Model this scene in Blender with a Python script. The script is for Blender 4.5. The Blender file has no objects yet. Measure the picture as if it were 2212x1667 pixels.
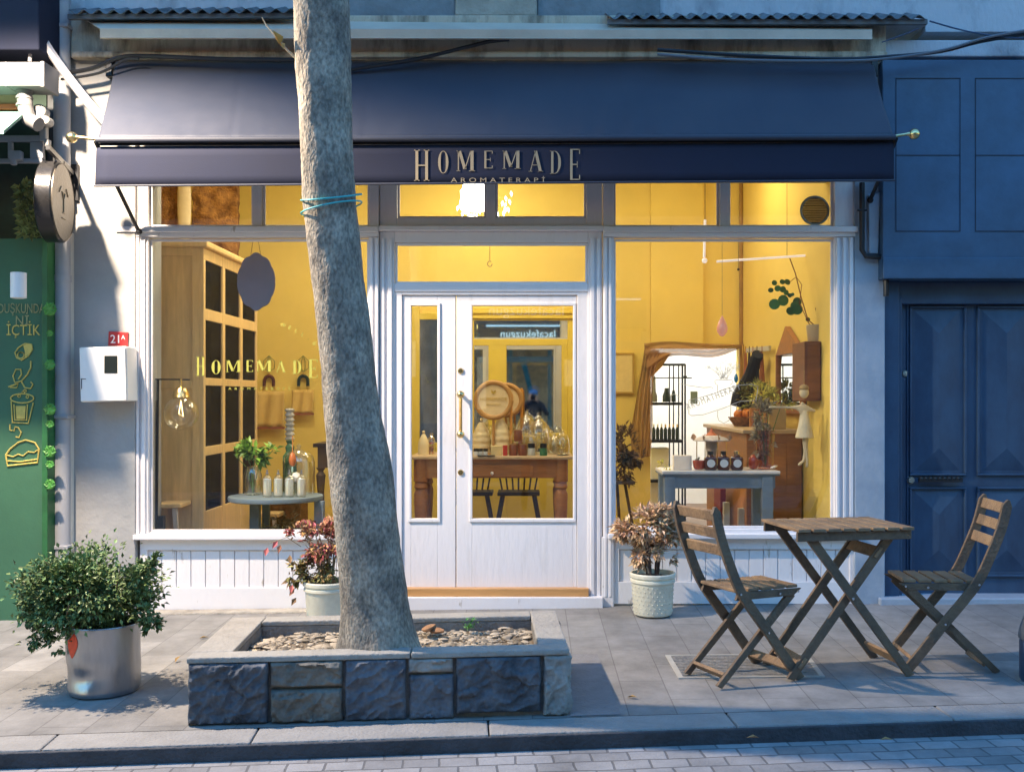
import bpy, bmesh, math, random
from mathutils import Vector, Matrix, noise
random.seed(7)
R = math.radians
C = bpy.context.scene.collection
scene = bpy.context.scene
# ------------------------------------------------------------------ camera
F = 2300.0; CX = 1150.0; CY = 859.0; CAMZ = 1.40
cam_d = bpy.data.cameras.new('camera'); cam = bpy.data.objects.new('camera', cam_d); C.objects.link(cam)
cam.location = (0, 0, CAMZ); cam.rotation_euler = (R(90), 0, 0)
cam_d.sensor_width = 36; cam_d.lens = F / 2212 * 36
cam_d.shift_x = -(CX - 1106) / 2212; cam_d.shift_y = (CY - 833.5) / 2212
cam_d.clip_start = 0.02; cam_d.clip_end = 400
scene.camera = cam
# ------------------------------------------------------------------ world: dusk sky
w = bpy.data.worlds.new('World'); scene.world = w; w.use_nodes = True
nt = w.node_tree; bg = nt.nodes['Background']
sky = nt.nodes.new('ShaderNodeTexSky'); sky.sky_type = 'NISHITA'; sky.sun_disc = False
sky.sun_elevation = R(2.0); sky.sun_rotation = R(200); sky.air_density = 1.6; sky.ozone_density = 4.0; sky.dust_density = 0.3
tint = nt.nodes.new('ShaderNodeVectorMath'); tint.operation = 'MULTIPLY'; tint.inputs[1].default_value = (.84, 1.13, 1.22)
nt.links.new(sky.outputs[0], tint.inputs[0]); nt.links.new(tint.outputs[0], bg.inputs[0]); bg.inputs[1].default_value = 0.15
scene.view_settings.view_transform = 'Standard'; scene.view_settings.look = 'None'
scene.view_settings.gamma = 1; scene.view_settings.exposure = 4.15
scene.cycles.max_bounces = 8; scene.cycles.transparent_max_bounces = 12
scene.cycles.use_denoising = True
scene.cycles.sample_clamp_indirect = 6
# ------------------------------------------------------------------ pixel -> world helpers (measured on the photograph at a known distance)
def X(px, Y): return (px - CX) * Y / F
def Z(py, Y): return CAMZ - (py - CY) * Y / F
def P(px, py, Y): return Vector((X(px, Y), Y, Z(py, Y)))
YF = 7.05                                   # plane of the shop front
def G(x, y): return 0.015 + 0.011 * x + 0.012 * (y - YF)   # the pavement falls gently to the kerb and to the left
def gp(px, py, dz=0):
    dx = (px - CX) / F; d = -(py - CY) / F
    Y = (CAMZ - 0.015 + 0.012 * YF - dz) / (0.011 * dx + 0.012 - d)
    return Vector((dx * Y, Y, G(dx * Y, Y) + dz))
# ------------------------------------------------------------------ materials
MATS = {}
def mat(name, col, rough=.6, metal=0, var=.12, scale=6, bump=.0, bscale=60, spec=.5, emis=None, estr=0, stretch=(1,1,1), island=0, trans=0, sheen=0, hue=0, col2=None, thr=None, coat=0):
    if name in MATS: return MATS[name]
    m = bpy.data.materials.new(name); m.use_nodes = True; n = m.node_tree.nodes; l = m.node_tree.links
    b = n['Principled BSDF']
    b.inputs['Roughness'].default_value = rough; b.inputs['Metallic'].default_value = metal
    b.inputs['Specular IOR Level'].default_value = spec
    if coat: b.inputs['Coat Weight'].default_value = coat; b.inputs['Coat Roughness'].default_value = .15
    if sheen: b.inputs['Sheen Weight'].default_value = sheen
    tc = n.new('ShaderNodeTexCoord'); mp = n.new('ShaderNodeMapping'); mp.inputs['Scale'].default_value = stretch
    l.new(tc.outputs['Object'], mp.inputs[0])
    nz = n.new('ShaderNodeTexNoise'); nz.inputs['Scale'].default_value = scale; nz.inputs['Detail'].default_value = 6; nz.inputs['Roughness'].default_value = .65
    l.new(mp.outputs[0], nz.inputs[0])
    ra = n.new('ShaderNodeValToRGB')
    lo = [c * (1 - var) for c in col]; hi = [min(1, c * (1 + var)) for c in col]
    if col2: lo = list(col2); hi = list(col)
    t0, t1 = thr if thr else (.3, .7)
    ra.color_ramp.elements[0].position = t0; ra.color_ramp.elements[1].position = t1
    ra.color_ramp.elements[0].color = (*lo, 1); ra.color_ramp.elements[1].color = (*hi, 1)
    l.new(nz.outputs[0], ra.inputs[0]); out = ra.outputs[0]
    if island:
        g = n.new('ShaderNodeNewGeometry'); hs = n.new('ShaderNodeHueSaturation'); mr = n.new('ShaderNodeMapRange')
        mr.inputs['To Min'].default_value = 1 - island; mr.inputs['To Max'].default_value = 1 + island
        l.new(g.outputs['Random Per Island'], mr.inputs[0]); l.new(mr.outputs[0], hs.inputs['Value']); l.new(out, hs.inputs['Color'])
        if hue:
            ml_ = n.new('ShaderNodeMath'); ml_.operation = 'MULTIPLY'; ml_.inputs[1].default_value = 7.31; fr_ = n.new('ShaderNodeMath'); fr_.operation = 'FRACT'; mh = n.new('ShaderNodeMapRange'); mh.inputs['To Min'].default_value = .5 - hue; mh.inputs['To Max'].default_value = .5 + hue
            l.new(g.outputs['Random Per Island'], ml_.inputs[0]); l.new(ml_.outputs[0], fr_.inputs[0]); l.new(fr_.outputs[0], mh.inputs[0]); l.new(mh.outputs[0], hs.inputs['Hue'])
        out = hs.outputs[0]
    l.new(out, b.inputs['Base Color'])
    if bump:
        n2 = n.new('ShaderNodeTexNoise'); n2.inputs['Scale'].default_value = bscale; n2.inputs['Detail'].default_value = 5
        l.new(mp.outputs[0], n2.inputs[0]); bp = n.new('ShaderNodeBump'); bp.inputs['Strength'].default_value = bump; bp.inputs['Distance'].default_value = .02
        l.new(n2.outputs[0], bp.inputs['Height']); l.new(bp.outputs[0], b.inputs['Normal'])
        mr2 = n.new('ShaderNodeMapRange'); mr2.inputs['To Min'].default_value = max(0, rough - .1); mr2.inputs['To Max'].default_value = min(1, rough + .12)
        l.new(nz.outputs[0], mr2.inputs[0]); l.new(mr2.outputs[0], b.inputs['Roughness'])
    if emis:
        b.inputs['Emission Color'].default_value = (*emis, 1); b.inputs['Emission Strength'].default_value = estr
    if trans:
        b.inputs['Transmission Weight'].default_value = trans
    MATS[name] = m
    return m
def glass_mat(name, tint=(1, 1, 1), refl=.05, rough=0.0, gcol=(1, 1, 1), edge=.75):
    """thin clear glass: lets light straight through, with a fresnel reflection"""
    if name in MATS: return MATS[name]
    m = bpy.data.materials.new(name); m.use_nodes = True; n = m.node_tree.nodes; l = m.node_tree.links
    n.remove(n['Principled BSDF']); o = n['Material Output']
    t = n.new('ShaderNodeBsdfTransparent'); t.inputs[0].default_value = (*tint, 1)
    g = n.new('ShaderNodeBsdfGlossy'); g.inputs['Roughness'].default_value = rough; g.inputs['Color'].default_value = (*gcol, 1)
    lw = n.new('ShaderNodeLayerWeight'); lw.inputs[0].default_value = .35
    mr = n.new('ShaderNodeMapRange'); mr.inputs['To Min'].default_value = refl; mr.inputs['To Max'].default_value = min(1, refl + edge)
    mx = n.new('ShaderNodeMixShader')
    pw = n.new('ShaderNodeMath'); pw.operation = 'POWER'; pw.inputs[1].default_value = 1.6
    l.new(lw.outputs['Facing'], pw.inputs[0]); l.new(pw.outputs[0], mr.inputs[0]); l.new(mr.outputs[0], mx.inputs[0]); l.new(t.outputs[0], mx.inputs[1]); l.new(g.outputs[0], mx.inputs[2])
    l.new(mx.outputs[0], o.inputs[0]); MATS[name] = m
    return m
def brick_mat(name, col, mortar, bw, bh, ms, rot=0, rough=.85, var=.15, bump=.5, offset=.5, smooth=.1):
    m = bpy.data.materials.new(name); m.use_nodes = True; n = m.node_tree.nodes; l = m.node_tree.links; b = n['Principled BSDF']
    tc = n.new('ShaderNodeTexCoord'); mp = n.new('ShaderNodeMapping'); mp.inputs['Rotation'].default_value = (0, 0, rot)
    l.new(tc.outputs['Object'], mp.inputs[0])
    wn = n.new('ShaderNodeTexNoise'); wn.inputs['Scale'].default_value = 5; wn.inputs['Detail'].default_value = 4
    l.new(mp.outputs[0], wn.inputs[0]); vm = n.new('ShaderNodeVectorMath'); vm.operation = 'SCALE'; vm.inputs['Scale'].default_value = .03 if bh < .15 else .004
    vs = n.new('ShaderNodeVectorMath'); vs.operation = 'SUBTRACT'; vs.inputs[1].default_value = (.5, .5, .5)
    l.new(wn.outputs['Color'], vs.inputs[0]); l.new(vs.outputs[0], vm.inputs[0])
    va = n.new('ShaderNodeVectorMath'); va.operation = 'ADD'; l.new(mp.outputs[0], va.inputs[0]); l.new(vm.outputs[0], va.inputs[1])
    br = n.new('ShaderNodeTexBrick'); br.inputs['Scale'].default_value = 1; br.inputs['Brick Width'].default_value = bw; br.inputs['Row Height'].default_value = bh
    br.inputs['Mortar Size'].default_value = ms; br.inputs['Mortar Smooth'].default_value = smooth; br.offset = offset; br.inputs['Bias'].default_value = 0
    br.inputs['Color1'].default_value = (*[c * (1 - var) for c in col], 1); br.inputs['Color2'].default_value = (*[c * (1 + var) for c in col], 1); br.inputs['Mortar'].default_value = (*mortar, 1)
    l.new(va.outputs[0], br.inputs[0])
    nz = n.new('ShaderNodeTexNoise'); nz.inputs['Scale'].default_value = 3.5; nz.inputs['Detail'].default_value = 9; nz.inputs['Roughness'].default_value = .7
    l.new(mp.outputs[0], nz.inputs[0]); ra = n.new('ShaderNodeMapRange'); ra.inputs['From Min'].default_value = .3; ra.inputs['From Max'].default_value = .7; ra.inputs['To Min'].default_value = .60; ra.inputs['To Max'].default_value = 1.15
    l.new(nz.outputs[0], ra.inputs[0])
    hs = n.new('ShaderNodeHueSaturation'); l.new(br.outputs['Color'], hs.inputs['Color']); l.new(ra.outputs[0], hs.inputs['Value']); l.new(hs.outputs[0], b.inputs['Base Color'])
    b.inputs['Roughness'].default_value = rough
    n3 = n.new('ShaderNodeTexNoise'); n3.inputs['Scale'].default_value = 90; n3.inputs['Detail'].default_value = 4; l.new(mp.outputs[0], n3.inputs[0])
    ml = n.new('ShaderNodeMath'); ml.operation = 'MULTIPLY_ADD'; ml.inputs[1].default_value = -1.2; l.new(br.outputs['Fac'], ml.inputs[0]); l.new(n3.outputs[0], ml.inputs[2])
    bp = n.new('ShaderNodeBump'); bp.inputs['Strength'].default_value = bump; bp.inputs['Distance'].default_value = .006
    l.new(ml.outputs[0], bp.inputs['Height']); l.new(bp.outputs[0], b.inputs['Normal'])
    return m
M = mat
white = M('white_paint', (.74, .72, .73), .45, col2=(.69, .67, .67), thr=(.32, .46), scale=5, bump=.12, bscale=14, stretch=(3, 3, .6))
whitew = M('worn_white_paint', (.72, .71, .72), .5, col2=(.42, .38, .33), thr=(.30, .36), scale=8, bump=.12, bscale=25, stretch=(2, 2, .5))
plaster = M('grey_plaster', (.35, .35, .345), .85, var=.1, scale=2.5, bump=.25, bscale=22)
upper = M('stained_grey_render', (.40, .42, .45), .9, col2=(.16, .17, .19), thr=(.22, .5), scale=2.2, bump=.35, bscale=20, stretch=(1.8, 1, .9))
concrete = M('stained_concrete', (.47, .42, .33), .9, col2=(.12, .11, .085), thr=(.30, .52), scale=2.4, bump=.5, bscale=30, stretch=(2.6, 1, .7))
navy = M('navy_canvas', (.032, .038, .060), .6, col2=(.018, .025, .047), thr=(.35, .68), scale=1.3, bump=.12, bscale=260, sheen=.12, spec=.5)
navyv = M('navy_valance_canvas', (.017, .021, .042), .85, var=.1, scale=4, bump=.08, bscale=240, spec=.25)
black = M('black_metal', (.016, .018, .022), .38, metal=.2, var=.2, bump=.05)
brass = M('brass', (.75, .58, .28), .25, metal=1, var=.15, scale=14)
gold = M('gold_paint', (.33, .26, .165), .5, var=.1)
bluep = M('blue_paint', (.032, .072, .135), .5, col2=(.018, .04, .085), thr=(.3,.6), scale=5, bump=.1, bscale=18, stretch=(1, 1, .5))
bluepr = M('blue_fascia_paint', (.040, .088, .155), .6, var=.25, scale=3, bump=.06, bscale=30)
green = M('green_paint', (.040, .13, .068), .7, var=.12, scale=3, bump=.05)
greend = M('dark_green_trim', (.02, .12, .035), .55, var=.3)
chalk = M('yellow_chalk', (.56, .44, .11), .9, var=.15, scale=40)
chalkd = M('dull_chalk', (.30, .30, .14), .9, var=.2, scale=40)
yellow = M('yellow_wall', (.80, .60, .14), .8, var=.09, scale=.9, bump=.05, bscale=30)
yellowp = M('yellow_gloss_paint', (.74, .56, .08), .35, var=.05)
oak = M('pale_oak', (.80, .56, .26), .45, var=.14, scale=5, bump=.08, bscale=30, stretch=(6, 6, .7))
wood = M('brown_wood', (.36, .15, .045), .45, var=.25, scale=4, stretch=(1, 6, 6), bump=.05)
darkwood = M('dark_wood', (.05, .03, .02), .5, var=.3, scale=6)
teak = M('weathered_teak', (.29, .185, .10), .65, col2=(.13, .085, .055), thr=(.3, .62), scale=7, stretch=(1, 1, 1), bump=.4, bscale=55)
teakd = M('weathered_teak_frame', (.17, .115, .072), .65, col2=(.08, .058, .042), thr=(.3, .65), scale=9, bump=.35, bscale=60)
steel = M('galvanised_steel', (.38, .39, .41), .36, metal=.95, var=.22, scale=5, bump=.25, bscale=7, stretch=(1.5, 1.5, .35))
creamp = M('cream_glaze', (.62, .60, .48), .45, var=.12, scale=9, bump=.12, bscale=30)
soil = M('dark_soil', (.03, .025, .02), .95, var=.4, bump=.8, bscale=40)
glass = glass_mat('window_glass', (.97, .98, .97), .05)
jarglass = glass_mat('jar_glass', (.90, .91, .86), .20, .04, edge=.8)
mirror = M('mirror_glass', (.62, .66, .66), .02, metal=1, var=.01)
lampw = M('lamp_glow', (.9, .9, .9), .4, emis=(1, .93, .80), estr=.8)
greyblue = M('grey_blue_paint', (.16, .22, .29), .5, var=.08)
paper = M('cream_paper', (.72, .64, .45), .8, var=.05)
amber = M('amber_glass', (.10, .025, .012), .12, var=.2, coat=.6)
label = M('white_label', (.82, .80, .78), .6, var=.02)
redm = M('red_enamel', (.45, .03, .03), .35, var=.12)
# ------------------------------------------------------------------ object helpers
def wloc(o):
    v = Vector((0, 0, 0))
    while o: v += Vector(o.location); o = o.parent
    return v
def tag(o, lab=None, cat=None, group=None, kind=None):
    if lab: o['label'] = lab
    if cat: o['category'] = cat
    if group: o['group'] = group
    if kind: o['kind'] = kind
    return o
def thing(name, lab, cat, loc=(0, 0, 0), group=None):
    o = bpy.data.objects.new(name, None); C.objects.link(o); o.location = loc; o.empty_display_size = .1
    return tag(o, lab, cat, group)
class MB:
    def __init__(s): s.bm = bmesh.new(); s.M = Matrix.Identity(4)
    def v(s, p): return s.bm.verts.new(s.M @ Vector(p))
    def face(s, pts):
        try: return s.bm.faces.new([s.v(p) for p in pts])
        except ValueError: pass
    def box(s, a, b):
        x0, y0, z0 = [min(i, j) for i, j in zip(a, b)]; x1, y1, z1 = [max(i, j) for i, j in zip(a, b)]
        v = [s.v(p) for p in ((x0,y0,z0),(x1,y0,z0),(x1,y1,z0),(x0,y1,z0),(x0,y0,z1),(x1,y0,z1),(x1,y1,z1),(x0,y1,z1))]
        for f in ((0,3,2,1),(4,5,6,7),(0,1,5,4),(1,2,6,5),(2,3,7,6),(3,0,4,7)): s.bm.faces.new([v[i] for i in f])
        return s
    def pb(s, x0, y0, x1, y1, Y, d=.05):     # box whose front face is the pixel rectangle seen at distance Y
        return s.box((X(x0, Y), Y, Z(y0, Y)), (X(x1, Y), Y + d, Z(y1, Y)))
    def prism(s, poly, d):                    # poly: list of 3D points, extruded by vector d
        d = Vector(d); a = [s.v(p) for p in poly]; b = [s.v(Vector(p) + d) for p in poly]; n = len(a)
        s.bm.faces.new(a); s.bm.faces.new(b[::-1])
        for i in range(n): s.bm.faces.new([a[i], b[i], b[(i+1) % n], a[(i+1) % n]])
        return s
    def tube(s, pts, r, seg=8, cap=True, flat=None):
        pts = [Vector(p) for p in pts]; rings = []; n = len(pts)
        rr = r if isinstance(r, (list, tuple)) else [r] * n
        up = None
        for i, p in enumerate(pts):
            t = (pts[min(i+1, n-1)] - pts[max(i-1, 0)]).normalized()
            if up is None: up = Vector((0, 0, 1)) if abs(t.z) < .9 else Vector((0, 1, 0))
            a = t.cross(up); a = a.normalized() if a.length > 1e-5 else t.orthogonal().normalized()
            b = a.cross(t).normalized(); up = b
            rings.append([s.v(p + a * math.cos(q) * rr[i] + b * math.sin(q) * rr[i]) for q in [2 * math.pi * k / seg for k in range(seg)]])
        for i in range(n - 1):
            for k in range(seg): s.bm.faces.new([rings[i][k], rings[i][(k+1) % seg], rings[i+1][(k+1) % seg], rings[i+1][k]])
        if cap: s.bm.faces.new(rings[0][::-1]); s.bm.faces.new(rings[-1])
        return s
    def beam(s, p, q, w, h, up=(0, 0, 1)):    # rectangular bar p->q ; w across, h along 'up'
        p = Vector(p); q = Vector(q); t = (q - p).normalized(); a = t.cross(Vector(up)).normalized(); b = a.cross(t).normalized()
        v = [s.v(o + a * i * w / 2 + b * j * h / 2) for o in (p, q) for i, j in ((-1,-1),(1,-1),(1,1),(-1,1))]
        for f in ((0,1,2,3),(7,6,5,4),(0,4,5,1),(1,5,6,2),(2,6,7,3),(3,7,4,0)): s.bm.faces.new([v[i] for i in f])
        return s
    def lathe(s, prof, c, seg=24, axis='Z', close=False):
        c = Vector(c); rings = []
        for r, h in prof:
            r = max(r, 1e-4); ring = []
            for k in range(seg):
                q = 2 * math.pi * k / seg; a, b = r * math.cos(q), r * math.sin(q)
                ring.append(s.v(c + (Vector((a, b, h)) if axis == 'Z' else Vector((a, h, b)) if axis == 'Y' else Vector((h, a, b)))))
            rings.append(ring)
        for i in range(len(rings) - 1):
            for k in range(seg): s.bm.faces.new([rings[i][k], rings[i][(k+1) % seg], rings[i+1][(k+1) % seg], rings[i+1][k]])
        s.bm.faces.new(rings[0][::-1]); s.bm.faces.new(rings[-1])
        return s
    def ball(s, c, r, seg=12, sc=(1, 1, 1)):
        n = seg // 2; prof = [(r * math.sin(math.pi * i / n) * sc[0], -r * math.cos(math.pi * i / n) * sc[2]) for i in range(n + 1)]
        return s.lathe(prof, c, seg)
    def leaf(s, p, d, n, L, W, fold=.25):
        p = Vector(p); d = Vector(d).normalized(); a = d.cross(Vector(n)); a = a.normalized() if a.length > 1e-4 else d.orthogonal().normalized()
        nn = a.cross(d)
        m = s.v(p + d * L * .5 - nn * L * .05); q0 = s.v(p); q1 = s.v(p + d * L - nn * L * .12)
        l1 = s.v(p + d * L * .45 + a * W / 2 + nn * W * fold); l2 = s.v(p + d * L * .45 - a * W / 2 + nn * W * fold)
        s.bm.faces.new([q0, m, l1]); s.bm.faces.new([m, q1, l1]); s.bm.faces.new([q0, l2, m]); s.bm.faces.new([m, l2, q1])
        return s
    def text(s, body, h, M4, extrude=.002, sx=1, align='CENTER', spacing=1):
        cu = bpy.data.curves.new('lettering', 'FONT'); cu.body = body; cu.size = h / .7; cu.extrude = extrude; cu.align_x = align; cu.space_character = spacing; cu.resolution_u = 3
        o = bpy.data.objects.new('lettering', cu); C.objects.link(o)
        bpy.context.view_layer.update(); me = bpy.data.meshes.new_from_object(o.evaluated_get(bpy.context.evaluated_depsgraph_get()))
        bpy.data.objects.remove(o); bpy.data.curves.remove(cu)
        T = M4 @ Matrix.Rotation(R(90), 4, 'X') @ Matrix.Diagonal((sx, 1, 1, 1)); me.transform(T); s.bm.from_mesh(me); bpy.data.meshes.remove(me)
        return s
    def build(s, name, m, parent=None, smooth=False, bevel=0, lab=None, sharp=35):
        me = bpy.data.meshes.new(name)
        off = wloc(parent) if parent else None
        if off: bmesh.ops.translate(s.bm, verts=s.bm.verts, vec=-off)
        bmesh.ops.recalc_face_normals(s.bm, faces=s.bm.faces)
        if smooth:
            for f in s.bm.faces: f.smooth = True
            for e in s.bm.edges:
                if len(e.link_faces) == 2 and e.calc_face_angle(0) > R(sharp): e.smooth = False
        s.bm.to_mesh(me); s.bm.free(); me.materials.append(m)
        o = bpy.data.objects.new(name, me); C.objects.link(o); o.parent = parent
        if bevel:
            bv = o.modifiers.new('bevel', 'BEVEL'); bv.width = bevel; bv.segments = 2; bv.limit_method = 'ANGLE'; bv.angle_limit = R(40)
        if lab: o['label'] = lab
        return o
def T(v, rz=0): return Matrix.Translation(Vector(v)) @ Matrix.Rotation(rz, 4, 'Z')
def copy_tree(o, parent=None):
    c = o.copy(); C.objects.link(c); c.parent = parent
    for ch in [k for k in bpy.data.objects if k.parent == o]: copy_tree(ch, c)
    return c
def light(kind, name, loc, power, col, size=.1, parent=None, rot=None, spot=None):
    d = bpy.data.lights.new(name, kind); d.energy = power; d.color = col
    if kind == 'AREA': d.size = size
    else: d.shadow_soft_size = size
    if spot: d.spot_size = spot; d.spot_blend = .42
    o = bpy.data.objects.new(name, d); C.objects.link(o)
    if parent: o.parent = parent; o.location = Vector(loc) - wloc(parent)
    else: o.location = loc
    if rot: o.rotation_euler = rot
    return o
# ------------------------------------------------------------------ street lamp on the left, just outside the frame (its light falls across the photo)
LAMP = Vector((-3.10, 5.3, 3.98))
sl = thing('street_lamp', 'lamp on a long wall arm above the green shop, lighting the pavement', 'street lamp', (-4.2, 6.6, 4.5))
MB().tube([(-4.2, 6.75, 4.2), (-4.0, 6.4, 4.4), (-3.5, 5.8, 4.42), (LAMP.x, LAMP.y, 4.27)], .025).build('arm', black, sl, True)
MB().lathe([(.04, .37), (.06, .30), (.20, .16), (.21, .12)], LAMP, 20).build('lamp_shade', black, sl, True)
MB().ball(LAMP + Vector((0, 0, .10)), .06).build('bulb', lampw, sl, True)
light('SPOT', 'lamp_light', LAMP, 92, (1, .79, .58), .05, sl, rot=(0, 0, 0), spot=R(159))
# ------------------------------------------------------------------ ground
k0 = gp(0, 1622); k1 = gp(2212, 1548); kd = (k1 - k0).normalized(); KA = math.atan2(kd.y, kd.x)
def kp(t, off=0, dz=0):                        # point along the kerb line, off = towards the shop
    n = Vector((-math.sin(KA), math.cos(KA), 0)); p = Vector((k0.x, k0.y, 0)) + Vector((math.cos(KA), math.sin(KA), 0)) * t + n * off
    return Vector((p.x, p.y, G(p.x, p.y) + dz))
pav = brick_mat('pavement_slabs', (.245, .24, .23), (.15, .145, .14), .62, .215, .0026, rot=R(90), bump=.35)
pv = MB(); a = kp(-14, .2); b = kp(18, .2)
pv.face([a, b, (b.x, 9, G(b.x, 9)), (a.x, 9, G(a.x, 9))]); tag(pv.build('pavement', pav), kind='structure')
kb = MB(); t = -14; random.seed(3)
while t < 18:
    L = random.uniform(.8, 1.1)
    p = [kp(t, 0, .002), kp(t + L - .006, 0, .002), kp(t + L - .006, .196, .002), kp(t, .196, .002)]
    kb.prism(p, (0, 0, -.16)); t += L
kf = MB(); kf.prism([kp(-14, -.022, -.003), kp(18, -.022, -.003), kp(18, -.003, -.003), kp(-14, -.003, -.003)], (0, 0, -.15)); tag(kf.build('shaded_kerb_face', M('kerb_shade_dark', (.045, .05, .06), .8, var=.4, scale=6, bump=.5), bevel=.004), kind='structure')  # near-black strip: shade on the kerb's road side put into the colour
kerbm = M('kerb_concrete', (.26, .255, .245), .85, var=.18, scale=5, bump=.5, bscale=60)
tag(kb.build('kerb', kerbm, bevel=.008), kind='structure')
rd = MB(); a = kp(-14, -.0, -.065); b = kp(18, -.0, -.065)
rd.face([kp(-14, .1, -.066), kp(18, .1, -.066), kp(18, -8.2, -.066), kp(-14, -8.2, -.066)])
road = brick_mat('road_setts', (.28, .28, .285), (.14, .14, .145), .155, .098, .0055, rot=-KA, var=.2, bump=.55, smooth=.3)
tag(rd.build('road', road), kind='structure')
fp = MB(); fp.prism([kp(-14, -6.9, .0), kp(18, -6.9, .0), kp(18, -9.6, .0), kp(-14, -9.6, .0)], (0, 0, -.2)); tag(fp.build('far_pavement', kerbm), kind='structure')
pc4 = [gp(1231, 1411, .003), gp(1290, 1411, .003), gp(1342, 1542, .003), gp(1231, 1546, .003)]; pq = MB(); pq.face(pc4); tag(pq.build('ground_patch', M('dark_patch', (.20, .20, .205), .9, var=.15, scale=8, bump=.4)), kind='structure')  # darker four-sided sheet just above the ground, right of the planter
gr = MB(); gr.face([(-60, -60, -.5), (60, -60, -.5), (60, 60, -.5), (-60, 60, -.5)]); tag(gr.build('ground', soil), kind='structure')
# ------------------------------------------------------------------ shop building
shop = thing('shop_building', 'ground floor shop with white wooden front, glazed double door and yellow interior', 'building', (0, YF, 0))
# outer masonry
wl = MB()
wl.pb(150, 128, 292, 1345, YF - .03, .5)                       # left pier
wl.build('pier', plaster, shop, bevel=.006)
wr = MB(); wr.pb(1846, 128, 1912, 1320, YF - .02, .5); wr.build('pier', M('blue_grey_plaster', (.36, .41, .47), .8, col2=(.27, .33, .40), thr=(.4, .6), var=.1, scale=2.2, bump=.2, bscale=18), shop, bevel=.006)
up = MB(); up.box((-3.4, YF - .01, 3.86), (2.6, YF + .4, 7.5)); up.box((2.6, YF - .01, Z(70, YF)), (9, YF + .4, 7.5)); up.build('upper_wall', upper, shop)
be = MB(); be.box((-3.02, YF - .09, 3.62), (X(1905, YF), YF + .45, 3.90))
be.box((-3.0, YF - .12, 3.615), (X(1905, YF), YF - .088, 3.655)); be.build('concrete_beam', concrete, shop, bevel=.01)
lt = MB(); lt.box((-2.65, YF + .02, 2.9), (X(1846, YF), YF + .4, 3.615)); lt.build('lintel', plaster, shop)
# darker raised blocks on the wall above the awning
bk = MB(); bk.box((X(985, YF), YF - .07, 3.90), (X(1160, YF), YF - .012, 4.6)); bk.build('stone_block', M('worn_stone', (.40, .38, .32), .9, col2=(.25, .24, .2), scale=5, bump=.5, bscale=30), shop, bevel=.012)
dkr = M('dark_render', (.17, .20, .22), .9, var=.3, scale=3, bump=.4, bscale=25)
MB().box((X(752, YF), YF - .03, 3.90), (X(983, YF), YF - .012, 4.6)).build('render_patch', dkr, shop)
bk = MB(); bk.box((X(1162, YF), YF - .03, 3.90), (X(1425, YF), YF - .012, 4.6)); bk.build('render_patch', dkr, shop)
cw = MB(); cw.box((X(1905, YF), YF - .05, Z(128, YF)), (9, YF + .3, Z(92, YF))); cw.build('ledge', upper, shop, bevel=.01)

def window(nm, panes, frame_boxes, mull=(), lab=None):
    f = MB()
    for x0, y0, x1, y1, dy in frame_boxes: f.pb(x0, y0, x1, y1, YF + dy, .09 - dy)
    fo = f.build(nm, white, shop, bevel=.004, lab=lab)
    for x0, y0, x1, y1 in panes:
        g = MB(); g.box((X(x0 - 6, YF), YF + .055, Z(y1 + 6, YF)), (X(x1 + 6, YF), YF + .059, Z(y0 - 6, YF))); g.build('pane', glass, fo)
        bd = MB(); q = 5                                        # glazing bead round the pane
        for r in ((x0, y0, x1, y0 + q), (x0, y1 - q, x1, y1), (x0, y0 + q, x0 + q, y1 - q), (x1 - q, y0 + q, x1, y1 - q)):
            bd.box((X(r[0], YF), YF + .035, Z(r[1], YF)), (X(r[2], YF), YF + .054, Z(r[3], YF)))
        bd.build('glazing_bead', white, fo, bevel=.003)
    return fo
W1 = window('shop_window', [(320, 515, 796, 1150)], [(292, 512, 320, 1160, 0), (796, 512, 818, 1160, 0), (320, 1150, 796, 1160, 0)], lab='left shop window with gold lettering')
window('upper_window', [(320, 380, 545, 489), (565, 380, 797, 489)], [(292, 360, 320, 489, 0), (797, 360, 818, 489, 0), (545, 360, 565, 489, .01), (320, 360, 545, 380, .01), (565, 360, 797, 380, .01)], lab='two upper panes left of the door')
W2 = window('shop_window', [(1326, 515, 1803, 1142)], [(1303, 512, 1326, 1160, 0), (1803, 512, 1846, 1160, 0), (1326, 1142, 1803, 1160, 0)], lab='right shop window with a line drawing on the glass')
window('upper_window', [(1326, 380, 1555, 489), (1575, 380, 1803, 489)], [(1303, 360, 1326, 489, 0), (1803, 360, 1846, 489, 0), (1555, 360, 1575, 489, .01), (1326, 360, 1555, 380, .01), (1575, 360, 1803, 380, .01)], lab='two upper panes right of the door')
window('fanlight', [(857, 380, 1050, 470), (1070, 380, 1267, 470)], [(820, 360, 857, 489, .02), (1267, 360, 1301, 489, .02), (1050, 360, 1070, 489, .02), (857, 470, 1050, 489, .02), (1070, 470, 1267, 489, .02), (857, 360, 1050, 380, .02), (1070, 360, 1267, 380, .02)], lab='top fanlight over the door')
# door bay frame and lower fanlight
window('fanlight', [(852, 524, 1270, 612)], [(820, 500, 852, 1290, .02), (1270, 500, 1301, 1290, .02), (852, 500, 1270, 524, .02), (852, 612, 1270, 630, .02)], lab='wide fanlight directly above the door')
# transom rails with small ledges
tr = MB()
for x0, x1 in ((255, 818), (1303, 1850)):
    tr.box((X(x0, YF), YF - .045, Z(503, YF)), (X(x1, YF), YF + .09, Z(491, YF))); tr.box((X(max(x0, 292), YF), YF - .02, Z(512, YF)), (X(min(x1, 1846), YF), YF + .09, Z(503, YF)))
tr.box((X(818, YF), YF - .03, Z(499, YF)), (X(1303, YF), YF + .09, Z(489, YF)))
tr.build('transom_rail', whitew, shop, bevel=.004)
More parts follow.
